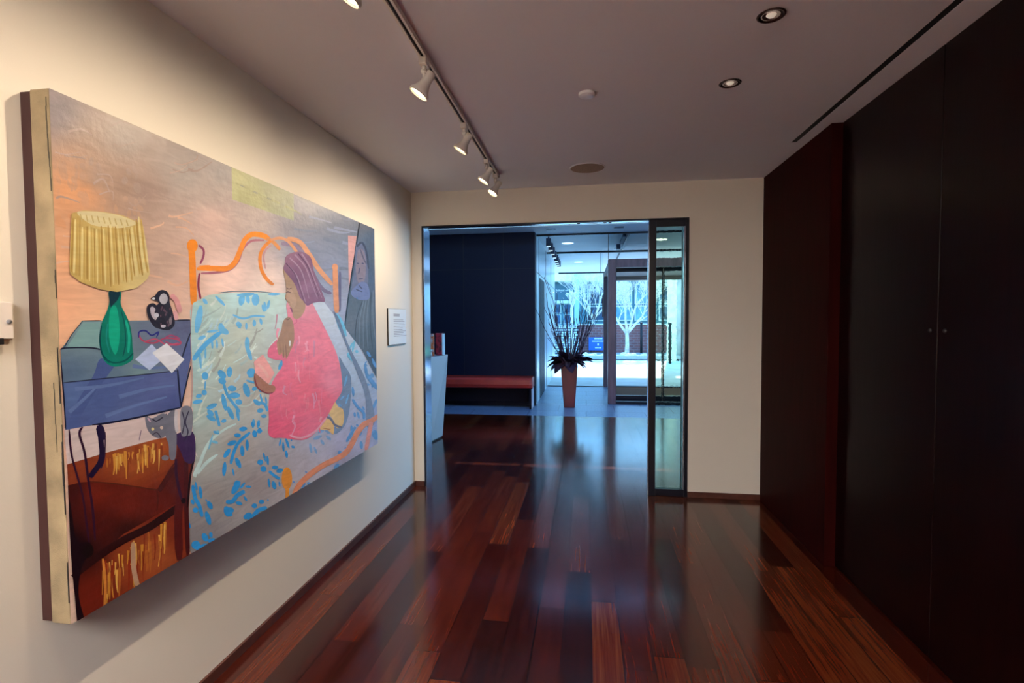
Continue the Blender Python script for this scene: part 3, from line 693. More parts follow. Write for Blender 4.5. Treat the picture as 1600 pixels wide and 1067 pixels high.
for i in range(56):
    x = rnd.uniform(250, 560); top = 815-(x-110)*.68+25; y0 = top+rnd.uniform(0, 90); bot = 1050-(x-130)*.6
    if y0 > bot-40: continue
    l = min(rnd.uniform(60, 190), bot-12-y0)
    stroke([(x, y0), (x+rnd.uniform(-5, 5), y0+l*.6), (x+rnd.uniform(-6, 6), y0+l)], rnd.uniform(5, 15), [(160,100,34),(176,124,56),(110,32,14),(140,72,28)][i % 4], C3, taper=True)
stroke([(398,650),(402,780),(425,880)], 24, (150,110,84), C3); stroke([(250,730),(262,850),(258,975)], 13, (170,100,40), C3)
poly([(78,372),(140,356),(220,352),(400,372),(515,390),(560,330),(605,270),(612,240),(645,440),(560,490),(350,610),(110,820),(92,690)], None, C3, smooth=False,
     ctrl=[(110,770,(50,12,10)),(150,770,(92,24,12)),(200,790,(88,24,14)),(240,780,(78,20,12)),(120,850,(24,6,8)),(260,740,(64,20,14)),(150,820,(60,14,10)),(200,830,(40,10,8))], step=10)
stroke([(180,352),(300,362),(400,376),(515,392),(530,380),(575,300),(612,250)], 7, (70,26,14), C3); stroke([(515,390),(520,440),(515,495)], 9, (64,18,12), C3)
stroke([(100,820),(220,725),(350,640),(470,580),(560,520),(640,462)], 36, (34,8,8), C3); stroke([(525,400),(570,330),(612,280)], 26, (56,16,14), C3)
poly([(82,430),(100,520),(120,640),(180,650),(200,690),(150,760),(130,900),(160,1040),(128,1060),(108,860),(92,690)], (20,6,10), C3)
ell(175, 690, 30, 36, (18,6,6), C3)
stroke([(630,170),(632,400),(620,520),(625,740)], 40, (70,16,14), C3); stroke([(660,240),(658,420),(668,730)], 22, (58,12,12), C3); stroke([(690,120),(700,215),(678,330),(664,480)], 10, (24,6,10), C3)
poly([(600,128),(690,108),(705,212),(690,260),(655,255),(630,200)], (50,26,58), C3); ell(645, 446, 12, 14, (16,6,8), C3)
for q, wd in (([(84,95),(98,230),(148,410),(165,520),(182,650)],10), ([(150,85),(135,120),(160,210),(178,340),(200,490),(212,640)],12), ([(608,240),(612,330),(636,440)],14), ([(560,20),(572,90),(560,130)],12)):
    stroke(q, wd, (42,14,34), C3)
stroke([(236,72),(240,150),(246,210),(236,260),(200,312),(188,332)], 26, (26,12,36), C3); stroke([(232,76),(250,150)], 40, (26,14,40), C3); stroke([(262,110),(258,230),(240,290)], 6, (40,16,40), C3)
stroke([(438,100),(428,150)], 4, (90,70,90), C3)
GR = (98,92,98)
poly([(556,55),(575,15),(606,5),(612,120),(606,235),(578,238),(572,170),(555,120)], GR, C3); poly([(458,28),(492,42),(548,18),(585,55),(572,115),(530,140),(492,125),(466,90)], GR, C3)
ell(556, 236, 18, 13, GR, C3); stroke([(470,40),(484,60)], 8, (170,130,140), C3); stroke([(492,44),(512,56),(546,36)], 7, (40,34,50), C3); ell(495,95,7,8,(196,170,110),C3); ell(538,88,8,8,(190,160,140),C3); stroke([(492,125),(515,112),(536,140)], 5, (50,42,56), C3)
poly([(634,-5),(686,-5),(686,110),(660,128),(634,118)], (108,102,106), C3); stroke([(640,10),(650,60),(640,118)], 6, (36,28,48), C3); stroke([(672,5),(655,60),(668,110),(650,150)], 6, (36,28,48), C3); stroke([(610,0),(608,60),(614,110)], 16, (176,160,156), C3)
# table
poly([(155,405),(722,400),(724,470),(662,662),(350,700),(58,728),(42,558)], None, C2, smooth=False,
     ctrl=[(110,530,(104,116,118)),(130,510,(118,134,128)),(180,510,(96,108,112)),(240,510,(96,100,112)),(290,510,(86,84,106)),(270,560,(92,92,118)),(180,585,(84,98,108)),(220,580,(106,122,120)),(110,580,(82,96,112))], step=10)
poly([(58,728),(350,700),(662,664),(672,858),(460,905),(260,938),(70,972)], None, C2, smooth=False, ctrl=[(110,620,(78,92,126)),(160,620,(68,78,116)),(260,600,(78,82,118)),(270,630,(66,70,108)),(120,660,(66,74,112)),(200,650,(76,84,118))], step=10)
poly([(722,470),(724,600),(700,720),(674,856),(660,664)], (78,82,118), C2, smooth=False)
poly([(165,412),(252,410),(250,548),(70,552)], (116,142,134), C2, smooth=False)
poly([(252,602),(330,622),(290,690),(210,800),(120,948),(80,958),(130,830),(215,690)], (64,74,112), C2)
for q in ([(120,760),(300,740),(480,700)], [(280,900),(420,850),(600,800)], [(90,880),(180,800),(240,740)], [(350,800),(500,760),(640,740)], [(420,640),(520,650),(640,640)]): stroke(q, 22, (86,98,132), C2, taper=True)
IK = (20,18,40)
for q, wd in (([(42,556),(70,546),(200,545),(252,554)],8), ([(58,727),(300,702),(480,684),(655,664)],5), ([(655,655),(664,760),(674,855)],9), ([(722,468),(700,530),(680,592)],8), ([(640,402),(722,400)],8), ([(155,405),(255,403)],5),
              ([(210,946),(330,930),(480,900),(672,856)],9), ([(724,640),(700,735),(674,852)],7), ([(42,560),(60,780),(72,970)],7), ([(160,406),(100,480),(60,552)],4)): stroke(q, wd, IK, C2)
# things on the table
poly([(298,250),(358,250),(360,320),(398,400),(415,470),(420,540),(425,590),(415,612),(370,636),(320,642),(280,620),(255,570),(246,500),(258,420),(288,350),(300,300)], (8,104,82), C2)
poly([(306,340),(335,330),(352,420),(350,520),(330,580),(302,520),(296,430)], (18,146,108), C2); poly([(300,250),(352,250),(345,290),(318,320),(305,330)], (18,44,52), C2)
stroke([(258,430),(250,500),(262,575),(300,622)], 9, (6,60,60), C2); stroke([(385,400),(402,480),(398,570)], 13, (26,150,116), C2); stroke([(270,600),(320,622),(380,612),(424,572)], 9, (6,70,62), C2); stroke([(290,420),(284,500),(300,570)], 7, (30,120,104), C2); stroke([(360,350),(378,420),(384,520),(370,590)], 7, (6,74,66), C2)
sh = [(110.7,333),(130,328.6),(162,331),(190.7,336.5),(210,345),(222,351),(228,385),(233,428),(228,437),(212,450),(182,456),(155,452),(125,441),(108.5,428),(107,416)]
poly(sh, None, smooth=False, ctrl=[(115,350,(190,150,82)),(140,380,(212,178,104)),(170,400,(196,158,84)),(200,380,(214,184,118)),(225,400,(218,190,128)),(160,450,(188,150,82)),(215,440,(206,174,110)),(112,420,(186,148,80)),(185,360,(190,152,84))], step=8)
poly([(119,332),(140,330),(162,332),(190,338),(212,349),(190,356),(165,355),(140,350)], (214,188,134))
rnd = random.Random(5)
for i in range(30):
    t = (i+.5)/30; x0 = 111+t*110; x1 = 108+t*124
    yt = 352 if 125 < x0 < 210 else 338; yb = 430+22*math.sin(math.pi*min(1, t*1.05))
    stroke([(x0, yt+rnd.uniform(0, 5)), ((x0+x1)/2, 395), (x1, yb-rnd.uniform(2, 8))], rnd.uniform(1.2, 3.4), [(170,128,60),(224,194,126),(192,150,76)][i % 3], taper=False)
for i in range(9): stroke([(124+i*9, 334+i*1.2), (127+i*9, 346+i*.9)], 2.2, (188,158,98))
poly([(538,272),(552,252),(575,243),(600,252),(612,275),(614,310),(630,360),(640,420),(610,452),(560,446),(530,432),(505,392),(494,352),(500,322),(528,312),(546,322),(556,306),(520,292),(516,284)], (34,26,36), C2)
ell(582,290,22,28,(172,160,158),C2); ell(530,288,8,6,(210,200,190),C2); poly([(512,340),(525,330),(540,345),(535,360),(548,380),(540,400),(520,380)], (170,150,150), C2); ell(545,375,12,12,(180,170,170),C2); ell(580,432,14,8,(176,160,160),C2); ell(618,405,8,20,(120,100,100),C2)
for i in range(14): ell(rnd.uniform(565,625), rnd.uniform(330,430), 4, 7, (92,60,66), C2)
stroke([(620,270),(650,300),(668,360)], 26, (206,136,128), C2); stroke([(640,350),(650,400)], 22, (204,142,136), C2)
for q, c in (([(452,470),(470,505),(530,520),(590,495),(650,500),(672,520),(640,530),(590,512)],(168,60,82)), ([(480,515),(540,500),(600,530),(660,520)],(176,72,92)), ([(452,492),(455,462),(488,456),(520,480),(555,462),(545,490)],(34,34,104)), ([(580,500),(620,480),(668,498)],(150,60,90))): stroke(q, 8, c, C2)
poly([(434,605),(520,525),(560,570),(570,610),(508,662)], (180,184,204), C2, smooth=False); poly([(522,571),(597,521),(690,605),(625,677)], (214,204,200), C2, smooth=False)

me = bpy.data.meshes.new('painted_surface'); me.from_pydata(pv, [], pf); me.update()
ca = me.color_attributes.new('paint', 'FLOAT_COLOR', 'CORNER')
arr = np.ones((len(me.loops), 4), dtype=np.float32)
k = 0
for f in pf: k += len(f)
arr[:, :3] = np.array(pc, dtype=np.float32)[:len(me.loops)]
ca.data.foreach_set('color', arr.ravel())
# every dab faces into the room
import itertools
nn = np.zeros(len(me.polygons)*3, dtype=np.float32); me.polygons.foreach_get('normal', nn)
bad = set(np.nonzero(nn.reshape(-1, 3)[:, 0] < 0)[0].tolist())
if bad:
    pf2, pc2, i0 = [], [], 0
    for i, f in enumerate(pf):
        c = pc[i0:i0+len(f)]; i0 += len(f)
        if i in bad: pf2.append(f[::-1]); pc2 += c[::-1]
        else: pf2.append(f); pc2 += c
    me = bpy.data.meshes.new('painted_surface'); me.from_pydata(pv, [], pf2); me.update()
    ca = me.color_attributes.new('paint', 'FLOAT_COLOR', 'CORNER'); arr = np.ones((len(me.loops), 4), dtype=np.float32)
    arr[:, :3] = np.array(pc2, dtype=np.float32); ca.data.foreach_set('color', arr.ravel())
me.materials.append(M_paint)
o = bpy.data.objects.new('painted_surface', me); C.objects.link(o); o.parent = paint; o.matrix_parent_inverse = Matrix.Translation(-paint.location)
# paint runs on the canvas edge
bm = B()
r = random.Random(6)
def drip(x0, za, zb, wd):
    z = za; x = x0
    while z < zb:
        dz = r.uniform(.012, .05); x += r.uniform(-.0015, .0015); w_ = wd*r.uniform(.4, 1.3)
        box(bm, x-w_/2, min(x+w_/2, PXF-.0008), PY0-.0012, PY0-.0002, z, min(zb, z+dz)); z += dz
bm.free()
for x_, za, zb, wd in ((.003, 1.60, 1.68, .002), (.003, 1.30, 1.46, .003), (.003, .98, 1.24, .005), (.003, 1.9, 2.16, .0018), (.003, .72, .84, .003), (.020, 1.16, 1.36, .0016)):
    bm = B(); drip(PXF-x_, za, zb, wd); obj('paint_drip', bm, M_black, paint)

# ------------------------------------------------------------------ wall labels
M_card = mat('label card', (.80, .86, .90), .22); M_print = mat('printed ink', (.18, .18, .2), .6)
M_cardw = mat('warm label card', (.84, .76, .70), .4)
def wall_card(label, y0, y1, z0, z1, bar, m, dark_edge):
    t = thing('wall_label', label, 'sign', (WL, (y0+y1)/2, z0), 'museum labels on the left wall')
    bm = B(); box(bm, WL+.001, WL+.010, y0, y1, z0, z1); obj('backing', bm, M_black if dark_edge else M_cardw, t, .001)
    bm = B(); box(bm, WL+.0105, WL+.014, y0+.001, y1-.001, z0+.004, z1-.002); obj('card', bm, m, t, .0005)
    bm = B(); r = random.Random(3); z = z1-.05
    for k in range(15):
        if z < z0+.06: break
        L_ = (y1-y0)*(.35 if k < 2 else r.uniform(.5, .74))
        if k == 2: z -= .018
        box(bm, WL+.0141, WL+.0145, y0+.08*(y1-y0)/.3, y0+.08*(y1-y0)/.3+L_, z, z+.0035 + (.003 if k < 2 else 0)); z -= .0135
    obj('printed_text', bm, M_print, t)
    if bar:
        bm = B(); box(bm, WL+.001, WL+.022, y0+.01, y1-.03, z0-.012, z0+.006); obj('ledge', bm, M_black, t, .002)
    bm = B(); lathe(bm, [(0, .004), (.006, .004), (.006, 0)], (WL+.0146, y1-.012, z0+(z1-z0)*.48), axis=(1, 0, 0), n=16); obj('fastener', bm, M_cardw if dark_edge else M_print, t)
    return t
wall_card('white museum label card in a clear holder between the painting and the doorway', 3.945, 4.35, 1.335, 1.635, False, M_card, True)
wall_card('cream museum label over a black ledge at the left edge, nearest the camera', .93, 1.213, 1.484, 1.588, True, M_cardw, False)

# ------------------------------------------------------------------ track lighting
TX = -.705
tr = thing('lighting_track', 'long white ceiling lighting track running above the painting', 'light track', (TX, 1.5, H))
bm = B(); box(bm, TX-.018, TX-.007, -.6, 4.10, H-.022, H-.0005); box(bm, TX+.007, TX+.018, -.6, 4.10, H-.022, H-.0005); box(bm, TX-.007, TX+.007, -.6, 4.10, H-.006, H-.0005)
obj('rail', bm, M_white, tr, .001)
bm = B(); box(bm, TX-.0065, TX+.0065, -.59, 4.09, H-.014, H-.007); obj('slot', bm, M_black, tr)
bm = B(); box(bm, TX-.019, TX+.019, 4.101, 4.115, H-.024, H-.0005); obj('end_cap', bm, mat('dark end cap', (.06, .03, .03), .5), tr)
M_bulb = mat('lamp glass lit', (1, .9, .7), .3, emit=9, ecol=(1, .80, .50))
M_refl = mat('lamp reflector ring', (.9, .85, .75), .15, metal=.8)
spots = [(1.545, -.80, 'first track spotlight, cut by the top edge of the picture'), (2.233, None, 'large white track spotlight, nearest one wholly in view'),
         (2.988, None, 'second wholly visible white track spotlight along the rail'), (3.668, None, 'white track spotlight second from the doorway end'), (4.037, None, 'white track spotlight at the doorway end of the rail')]
aim = Vector((-.62, -.10, -.78)).normalized()
AIMS = [(-.53, -.06, -.84), (-.53, -.10, -.84), (-.53, -.04, -.84), (-.52, -.12, -.84), (-.49, -.26, -.82)]
SPOT_W = 22.5
def spotlight(y, label, aimv, light=True):
    t = thing('track_spotlight', label, 'spotlight', (TX, y, H-.022), 'track spotlights over the painting')
    bm = B(); box(bm, TX-.017, TX+.017, y-.03, y+.03, H-.052, H-.0225); obj('adapter', bm, M_white, t, .003)
    bm = B(); tube(bm, [(TX, y, H-.052), (TX, y, H-.075)], .009, 12); tube(bm, [(TX-.012, y, H-.074), (TX+.012, y, H-.074)], .011, 12); obj('swivel', bm, M_white, t)
    a_ = Vector(aimv).normalized()
    piv = Vector((TX+.01, y, H-.118))
    bm = B(); box(bm, TX-.006, TX+.006, y-.008, y+.008, H-.125, H-.070); obj('arm', bm, M_white, t, .002)
    back = piv - a_*.045
    bm = B(); lathe(bm, [(0, 0), (.019, 0), (.021, .004), (.021, .04), (.024, .06), (.034, .085), (.045, .10), (.047, .112), (.044, .112), (.040, .104)], back, axis=a_, n=28); obj('lamp_shade', bm, M_white, t)
    bm = B(); lathe(bm, [(.0, .108), (.018, .106), (.036, .100), (.040, .098)], back, axis=a_, n=28); obj('bulb', bm, M_bulb, t)
    bm = B(); lathe(bm, [(.040, .105), (.046, .1125), (.0405, .1125)], back, axis=a_, n=28); obj('bezel', bm, M_refl, t)
    if light:
        ld = bpy.data.lights.new('spot_lamp', 'SPOT'); ld.energy = SPOT_W; ld.color = (1, .80, .58); ld.spot_size = 2.34; ld.spot_blend = 1.0; ld.shadow_soft_size = .012
        lo = bpy.data.objects.new('spot_lamp', ld); C.objects.link(lo); lo.location = back + a_*.122; lo.rotation_euler = a_.to_track_quat('-Z', 'Y').to_euler()
        lo.parent = t; lo.matrix_parent_inverse = Matrix.Translation(-t.location)
    return t
for (y, _, lab), av in zip(spots, AIMS): spotlight(y, lab, av)
# wall washing from the part of the rail behind the viewer
for i, y in enumerate((.70,)):
    t = spotlight(y, 'white track spotlight above the frame, beside the viewpoint', (-.55, .0, -.83))

FILL_EMIT = 36  # emission of the added fill panel behind the viewer
# ------------------------------------------------------------------ ceiling fittings
M_ring = mat('polished downlight ring', (.55, .52, .50), .12, metal=.9)
M_cone = mat('dark red brown reflector', (.05, .015, .010), .25, metal=.6)
def downlight(x, y, label, rr=.049):
    t = thing('recessed_downlight', label, 'downlight', (x, y, H), 'recessed ceiling downlights')
    bm = B(); lathe(bm, [(rr, -.0005), (rr+.004, -.003), (rr, -.006), (rr-.008, -.005), (rr-.010, -.001)], (x, y, H), n=36); obj('trim_ring', bm, M_cone, t)
    bm = B(); lathe(bm, [(rr-.010, -.001), (rr-.014, -.004), (rr-.020, -.0012), (rr-.030, -.001)], (x, y, H), n=36); obj('reflector', bm, M_ring, t)
    bm = B(); lathe(bm, [(0, -.009), (.012, -.008), (.019, -.001)], (x, y, H), n=24); obj('lamp', bm, mat('downlight lamp', (.9, .8, .7), .3, emit=.22, ecol=(1, .85, .7)), t)
# glowing panel added out of view behind the viewer as corridor fill light
pn = thing('fill_panel', 'flat white fill light panel added behind the viewpoint', 'fill light', (-1.1, -1.9, H))
bm = B(); box(bm, -1.45, -.2, -2.75, -.85, H-.03, H-.0005); obj('housing', bm, M_white, pn, .004)
bm = B(); box(bm, -1.41, -.24, -2.7, -.9, H-.034, H-.0305); obj('diffuser', bm, mat('fill light diffuser', (1, 1, 1), .5, emit=FILL_EMIT, ecol=(.95, .90, .88)), pn)
downlight(.706, 2.155, 'recessed ceiling downlight at upper right, nearer the camera')
downlight(.706, 2.73, 'recessed ceiling downlight, farther of the two, towards the doorway')
bm = B(); lathe(bm, [(0, -.014), (.040, -.014), (.043, -.011), (.043, -.0005)], (.004, 2.738, H), n=36)
tag(obj('smoke_detector_cover', bm, mat('white plastic', (.93, .94, .99), .4)), 'small round white cover plate on the ceiling between track and downlights', 'ceiling plate')
t = thing('ceiling_speaker', 'round brown ceiling speaker grille near the doorway wall', 'speaker', (.01, 4.05, H))
bm = B(); lathe(bm, [(0, -.004), (.128, -.004)], (.01, 4.05, H), n=40)
def grille():
    m = mat('speaker mesh', (.24, .16, .12), .6); t_ = m.node_tree
    v = t_.nodes.new('ShaderNodeTexVoronoi'); v.inputs['Scale'].default_value = 160
    g = t_.nodes.new('ShaderNodeTexCoord'); t_.links.new(g.outputs['Object'], v.inputs['Vector'])
    r = t_.nodes.new('ShaderNodeValToRGB'); r.color_ramp.elements[0].color = (.09, .055, .04, 1); r.color_ramp.elements[1].color = (.34, .24, .18, 1); r.color_ramp.elements[1].position = .5
    t_.links.new(v.outputs['Distance'], r.inputs[0]); t_.links.new(r.outputs[0], t_.nodes['Principled BSDF'].inputs['Base Color']); return m
obj('grille', bm, grille(), t)
bm = B(); lathe(bm, [(.128, -.004), (.132, -.008), (.138, -.006), (.139, -.0005)], (.01, 4.05, H), n=40); obj('rim', bm, M_ceil, t)
bm = B(); box(bm, SLOT_X-.0165, SLOT_X+.0165, SLOT_Y0+.001, SLOT_Y1-.001, H+.001, H+.075)
tag(obj('slot_diffuser', bm, M_black), 'long black air slot in the ceiling beside the dark panel wall', 'air vent')

# ------------------------------------------------------------------ lobby furniture
M_red = mat('red leather', (.42, .022, .012), .42, bump=.1, bscale=90, var=.15, vscale=6)
bn = thing('bench', 'long red upholstered bench against the navy panel wall', 'bench', (-2.2, 8.85, 0))
bm = B()
prof = [(.0, .36), (.06, .355), (.30, .355), (.355, .375), (.37, .43), (.36, .505), (.33, .54), (.0, .545)]
e0, e1 = -3.4, -.915
def bench_ring(x, k):
    return [bm.verts.new((x, 9.12-(a*k if a > .05 else a), .45+(z-.45)*k)) for a, z in prof]
rings = [bench_ring(e0, 1), bench_ring(e1-.05, 1), bench_ring(e1-.012, .95), bench_ring(e1, .82)]
for a_, b_ in zip(rings, rings[1:]):
    for i in range(len(prof)): 
        j = (i+1) % len(prof); f = bm.faces.new((a_[i], a_[j], b_[j], b_[i])); f.smooth = False
bm.faces.new(rings[0][::-1]); bm.faces.new(rings[-1])
obj('seat_cushion', bm, M_red, bn)
M_bf = mat('dark bench base', (.008, .005, .009), .7, spec=.1)
bm = B(); box(bm, e0+.05, e1-.10, 8.95, 9.11, .10, .35); obj('base', bm, M_bf, bn, .004)
bm = B(); box(bm, e1-.055, e1-.02, 8.775, 8.83, 0, .353); obj('leg', bm, M_bf, bn, .003)
bm = B(); box(bm, e1-.055, e1-.02, 9.05, 9.11, 0, .353); obj('leg', bm, M_bf, bn, .003)
bm = B(); box(bm, e1-.019, e1-.008, 8.775, 9.11, .0, .35); box
obj('end_panel', bm, mat('pale bench end', (.5, .42, .5), .4), bn, .002)
bm = B(); box(bm, e0, e0+.04, 8.775, 9.11, 0, .353); obj('leg', bm, M_bf, bn, .003)

M_desk = mat('white desk laminate', (.48, .43, .42), .4, var=.06, vscale=3)
dk = thing('reception_desk', 'white reception desk whose tapered end shows behind the left jamb', 'desk', (-2.6, 6.3, 0))
bm = B()
hexa(bm, [(-3.6, 6.20, .02), (-1.928, 6.20, .02), (-1.872, 6.54, .02), (-3.6, 6.54, .02)], [(-3.6, 6.18, 1.07), (-1.945, 6.18, 1.07), (-1.79, 6.54, 1.095), (-3.6, 6.54, 1.095)])
obj('body', bm, M_desk, dk, .004)
bm = B(); hexa(bm, [(-3.6, 6.21, 0), (-1.935, 6.21, 0), (-1.885, 6.53, 0), (-3.6, 6.53, 0)], [(-3.6, 6.21, .0195), (-1.935, 6.21, .0195), (-1.885, 6.53, .0195), (-3.6, 6.53, .0195)]); obj('plinth', bm, M_black, dk)
def redmat(name, c1, c2, sc_):
    m = mat(name, c1, .35); t_ = m.node_tree; v = t_.nodes.new('ShaderNodeTexNoise'); v.inputs['Scale'].default_value = sc_; v.inputs['Detail'].default_value = 6
    g = t_.nodes.new('ShaderNodeTexCoord'); t_.links.new(g.outputs['Object'], v.inputs['Vector'])
    r = t_.nodes.new('ShaderNodeValToRGB'); r.color_ramp.interpolation = 'CONSTANT'; r.color_ramp.elements[0].color = (*c1, 1); r.color_ramp.elements[1].color = (*c2, 1); r.color_ramp.elements[1].position = .56
    t_.links.new(v.outputs['Fac'], r.inputs[0]); t_.links.new(r.outputs[0], t_.nodes['Principled BSDF'].inputs['Base Color']); return m
rb_ = thing('brochure_holder', 'red patterned brochure stack standing on the white desk', 'brochures', (-1.87, 6.38, 1.094))
bm = B(); box(bm, -1.922, -1.836, 6.42, 6.50, 1.094, 1.375); obj('brochures', bm, redmat('red print', (.45, .02, .04), (.16, .01, .02), 22), rb_, .006)
bm = B(); box(bm, -1.835, -1.820, 6.415, 6.505, 1.094, 1.37); obj('side_panel', bm, M_card, rb_, .002)
ob_ = thing('leaflet_rack', 'small orange and white leaflet rack left of the red brochures on the desk', 'leaflets', (-1.95, 6.26, 1.085))
bm = B(); box(bm, -1.985, -1.930, 6.36, 6.40, 1.0855, 1.37); obj('leaflets', bm, redmat('orange print', (.75, .16, .05), (.75, .62, .60), 30), ob_, .004)
bm = B(); box(bm, -2.005, -1.945, 6.315, 6.345, 1.0835, 1.17); obj('front_panel', bm, redmat('checker print', (.7, .7, .72), (.05, .04, .07), 60), ob_, .002)

# planter with branches
pl = thing('branch_planter', 'tall tapered copper red planter on the stone floor', 'planter', (-.295, 9.1, 0))
M_pot = mat('copper red glaze', (.13, .013, .016), .35, var=.5, vscale=5, stretch=(1, 1, .3))
cx, cy = -.293, 9.1
bm = B()
def sq(h, r): return [(cx-r, cy-r, h), (cx+r, cy-r, h), (cx+r, cy+r, h), (cx-r, cy+r, h)]
hexa(bm, sq(0, .095), sq(.74, .147))
obj('pot', bm, M_pot, pl, .012)
bm = B(); box(bm, cx-.13, cx+.13, cy-.13, cy+.13, .7405, .75); obj('soil', bm, M_black, pl)
arr_ = thing('dried_branches', 'spray of curly dark bare branches standing in the copper red planter', 'branches', (cx, cy, .75))
M_tw = mat('dark twig bark', (.035, .012, .03), .6); M_tw2 = mat('purple grey twig bark', (.10, .05, .09), .6)
rnd = random.Random(11)
def twig(bm, p, d, L_, r, depth):
    pts = [Vector(p)]; rad = [r]; d = Vector(d).normalized(); n = max(4, int(L_/.06))
    ph = rnd.uniform(0, 6)
    for i in range(n):
        d = (d + Vector((math.cos(ph+i*1.7)*.11, math.sin(ph+i*1.3)*.10, .03+rnd.uniform(-.05, .05)))).normalized()
        pts.append(pts[-1]+d*L_/n); rad.append(max(.0045, r*(1-.75*(i+1)/n)))
        if depth and rnd.random() < .30 and i > 2:
            s_ = Vector((rnd.uniform(-.6, .6), rnd.uniform(-.5, .5), .35)); twig(bm, pts[-1], d+s_*.8, L_*rnd.uniform(.2, .42), rad[-1]*.8, depth-1)
    tube(bm, pts, rad, 5)
tips = [(-.47, 1.18), (-.42, 1.0), (-.38, .80), (-.30, .88), (-.24, .92), (-.16, .80), (-.10, .76), (-.03, .85), (.05, .80), (.10, .95), (.17, .85), (.24, .9), (.34, .95), (.46, 1.0), (.58, 1.05), (-.2, .6), (.2, .62), (.12, .68), (.02, 1.0), (-.06, .62)]
for i, (dx, hh) in enumerate(tips+[(-.52, 1.0), (-.34, .8), (.28, .85), (.55, 1.05), (.62, .85), (-.44, .7)]):
    bm = B(); st = Vector((cx+dx*.14, cy+rnd.uniform(-.05, .05), .75))
    d = Vector((dx*.90, rnd.uniform(-.22, .22), hh)); twig(bm, st, d, d.length*.98, .013, 2 if i % 2 else 1)
    obj('branch', bm, M_tw if i % 3 else M_tw2, arr_)
lfp = thing('magnolia_foliage', 'cluster of dark purple magnolia leaves around the branches at the planter rim', 'leaves', (cx, cy, .75))
M_leaf = mat('dark purple leaf', (.085, .040, .075), .4, var=.5, vscale=9)
for i in range(64):
    a_ = rnd.uniform(0, 6.283); L_ = rnd.uniform(.17, .30); el = rnd.uniform(-.45, .95)
    out = Vector((math.cos(a_), math.sin(a_)*.8, math.sin(el)*1.0)).normalized(); st = Vector((cx+math.cos(a_)*rnd.uniform(.04, .22), cy+math.sin(a_)*.1, .775+rnd.uniform(0, .08)))
    side = out.cross(Vector((rnd.uniform(-.4, .4), rnd.uniform(-.4, .4), 1))).normalized(); up = side.cross(out)
    bm = B(); rows = []
    for k in range(6):
        t_ = k/5; wd = L_*.32*math.sin(math.pi*(.07+.9*t_))**.8; c_ = st+out*L_*t_+up*(-.06*t_*t_)
        rows.append([bm.verts.new(c_-side*wd+up*wd*.35), bm.verts.new(c_), bm.verts.new(c_+side*wd+up*wd*.35)])
    for r1, r2 in zip(rows, rows[1:]):
        for q in (0, 1): f = bm.faces.new((r1[q], r1[q+1], r2[q+1], r2[q])); f.smooth = True
    bmesh.ops.solidify(bm, geom=bm.faces[:], thickness=.002)
    obj('leaf', bm, M_leaf, lfp)

# lobby ceiling spotlights in a row along the pale wall
M_spot = mat('dark blue spotlight box', (.03, .04, .09), .4); M_lens = mat('spot lens', (.7, .75, .8), .3, emit=.6, ecol=(.8, .9, 1))
first = None
posn = ['nearest', 'second', 'third', 'fourth', 'fifth', 'sixth', 'seventh', 'last and farthest']
for i in range(8):
    y = 9.75+i*.60 if i < 4 else 12.25+(i-4)*.42
    lab = '%s dark box spotlight in the row along the pale lobby wall' % posn[i]
    if first is None:
        first = thing('ceiling_spotlight', lab, 'spotlight', (-.70, y, LC), 'dark box spotlights along the pale lobby wall')
        bm = B(); tube(bm, [(-.70, y, LC-.0005), (-.70, y, LC-.03)], .015, 10); obj('stem', bm, M_spot, first)
        bm = B(); box(bm, -.745, -.655, y-.055, y+.055, LC-.175, LC-.031); obj('housing', bm, M_spot, first, .004)
        bm = B(); box(bm, -.735, -.665, y-.045, y+.045, LC-.181, LC-.1755); obj('lens', bm, M_lens, first)
    else:
        r = copy_tree(first, (-.70, y, LC)); r['label'] = lab
# second track with lamps, and small recessed discs
t = thing('ceiling_track', 'thin dark lighting track across the lobby ceiling above the portal', 'light track', (.75, 11, LC))
bm = B(); box(bm, .755, .785, 9.6, 13.6, LC-.018, LC-.0005); obj('rail', bm, M_steel, t)
bm = B(); box(bm, .66, .72, 9.6, 10.5, LC-.06, LC-.0005); obj('driver_box', bm, M_spot, t, .003)
bm = B(); box(bm, .62, .70, 10.9, 11.05, LC-.10, LC-.0005); obj('lamp_head', bm, M_spot, t, .003)
bm = B(); box(bm, .60, .82, 11.35, 11.6, LC-.012, LC-.0005); obj('canopy_plate', bm, M_lwhite, t, .003)
for (x, y, lab) in ((-.373, 10.6, 'pale round recessed light left of the lobby track'), (1.448, 10.44, 'pale round recessed light seen through the sidelight'), (-.2, 14.1, 'round recessed light in the outdoor canopy')):
    bm = B(); lathe(bm, [(0, -.006), (.10, -.006), (.12, -.003), (.12, -.0005)], (x, y, LC), n=28)
    tag(obj('recessed_light', bm, mat('lit disc', (.9, .95, 1), .3, emit=.9, ecol=(.8, .95, 1))), lab, 'ceiling light')
for x, y, lab in ((-.60, 8.95, 'small dark linear downlight above the pale wall corner'), (.55, 8.95, 'small dark linear downlight above the portal post')):
    bm = B(); box(bm, x-.08, x+.08, y-.07, y+.07, LC-.006, LC-.0005); tag(obj('linear_downlight', bm, M_spot), lab, 'ceiling light')

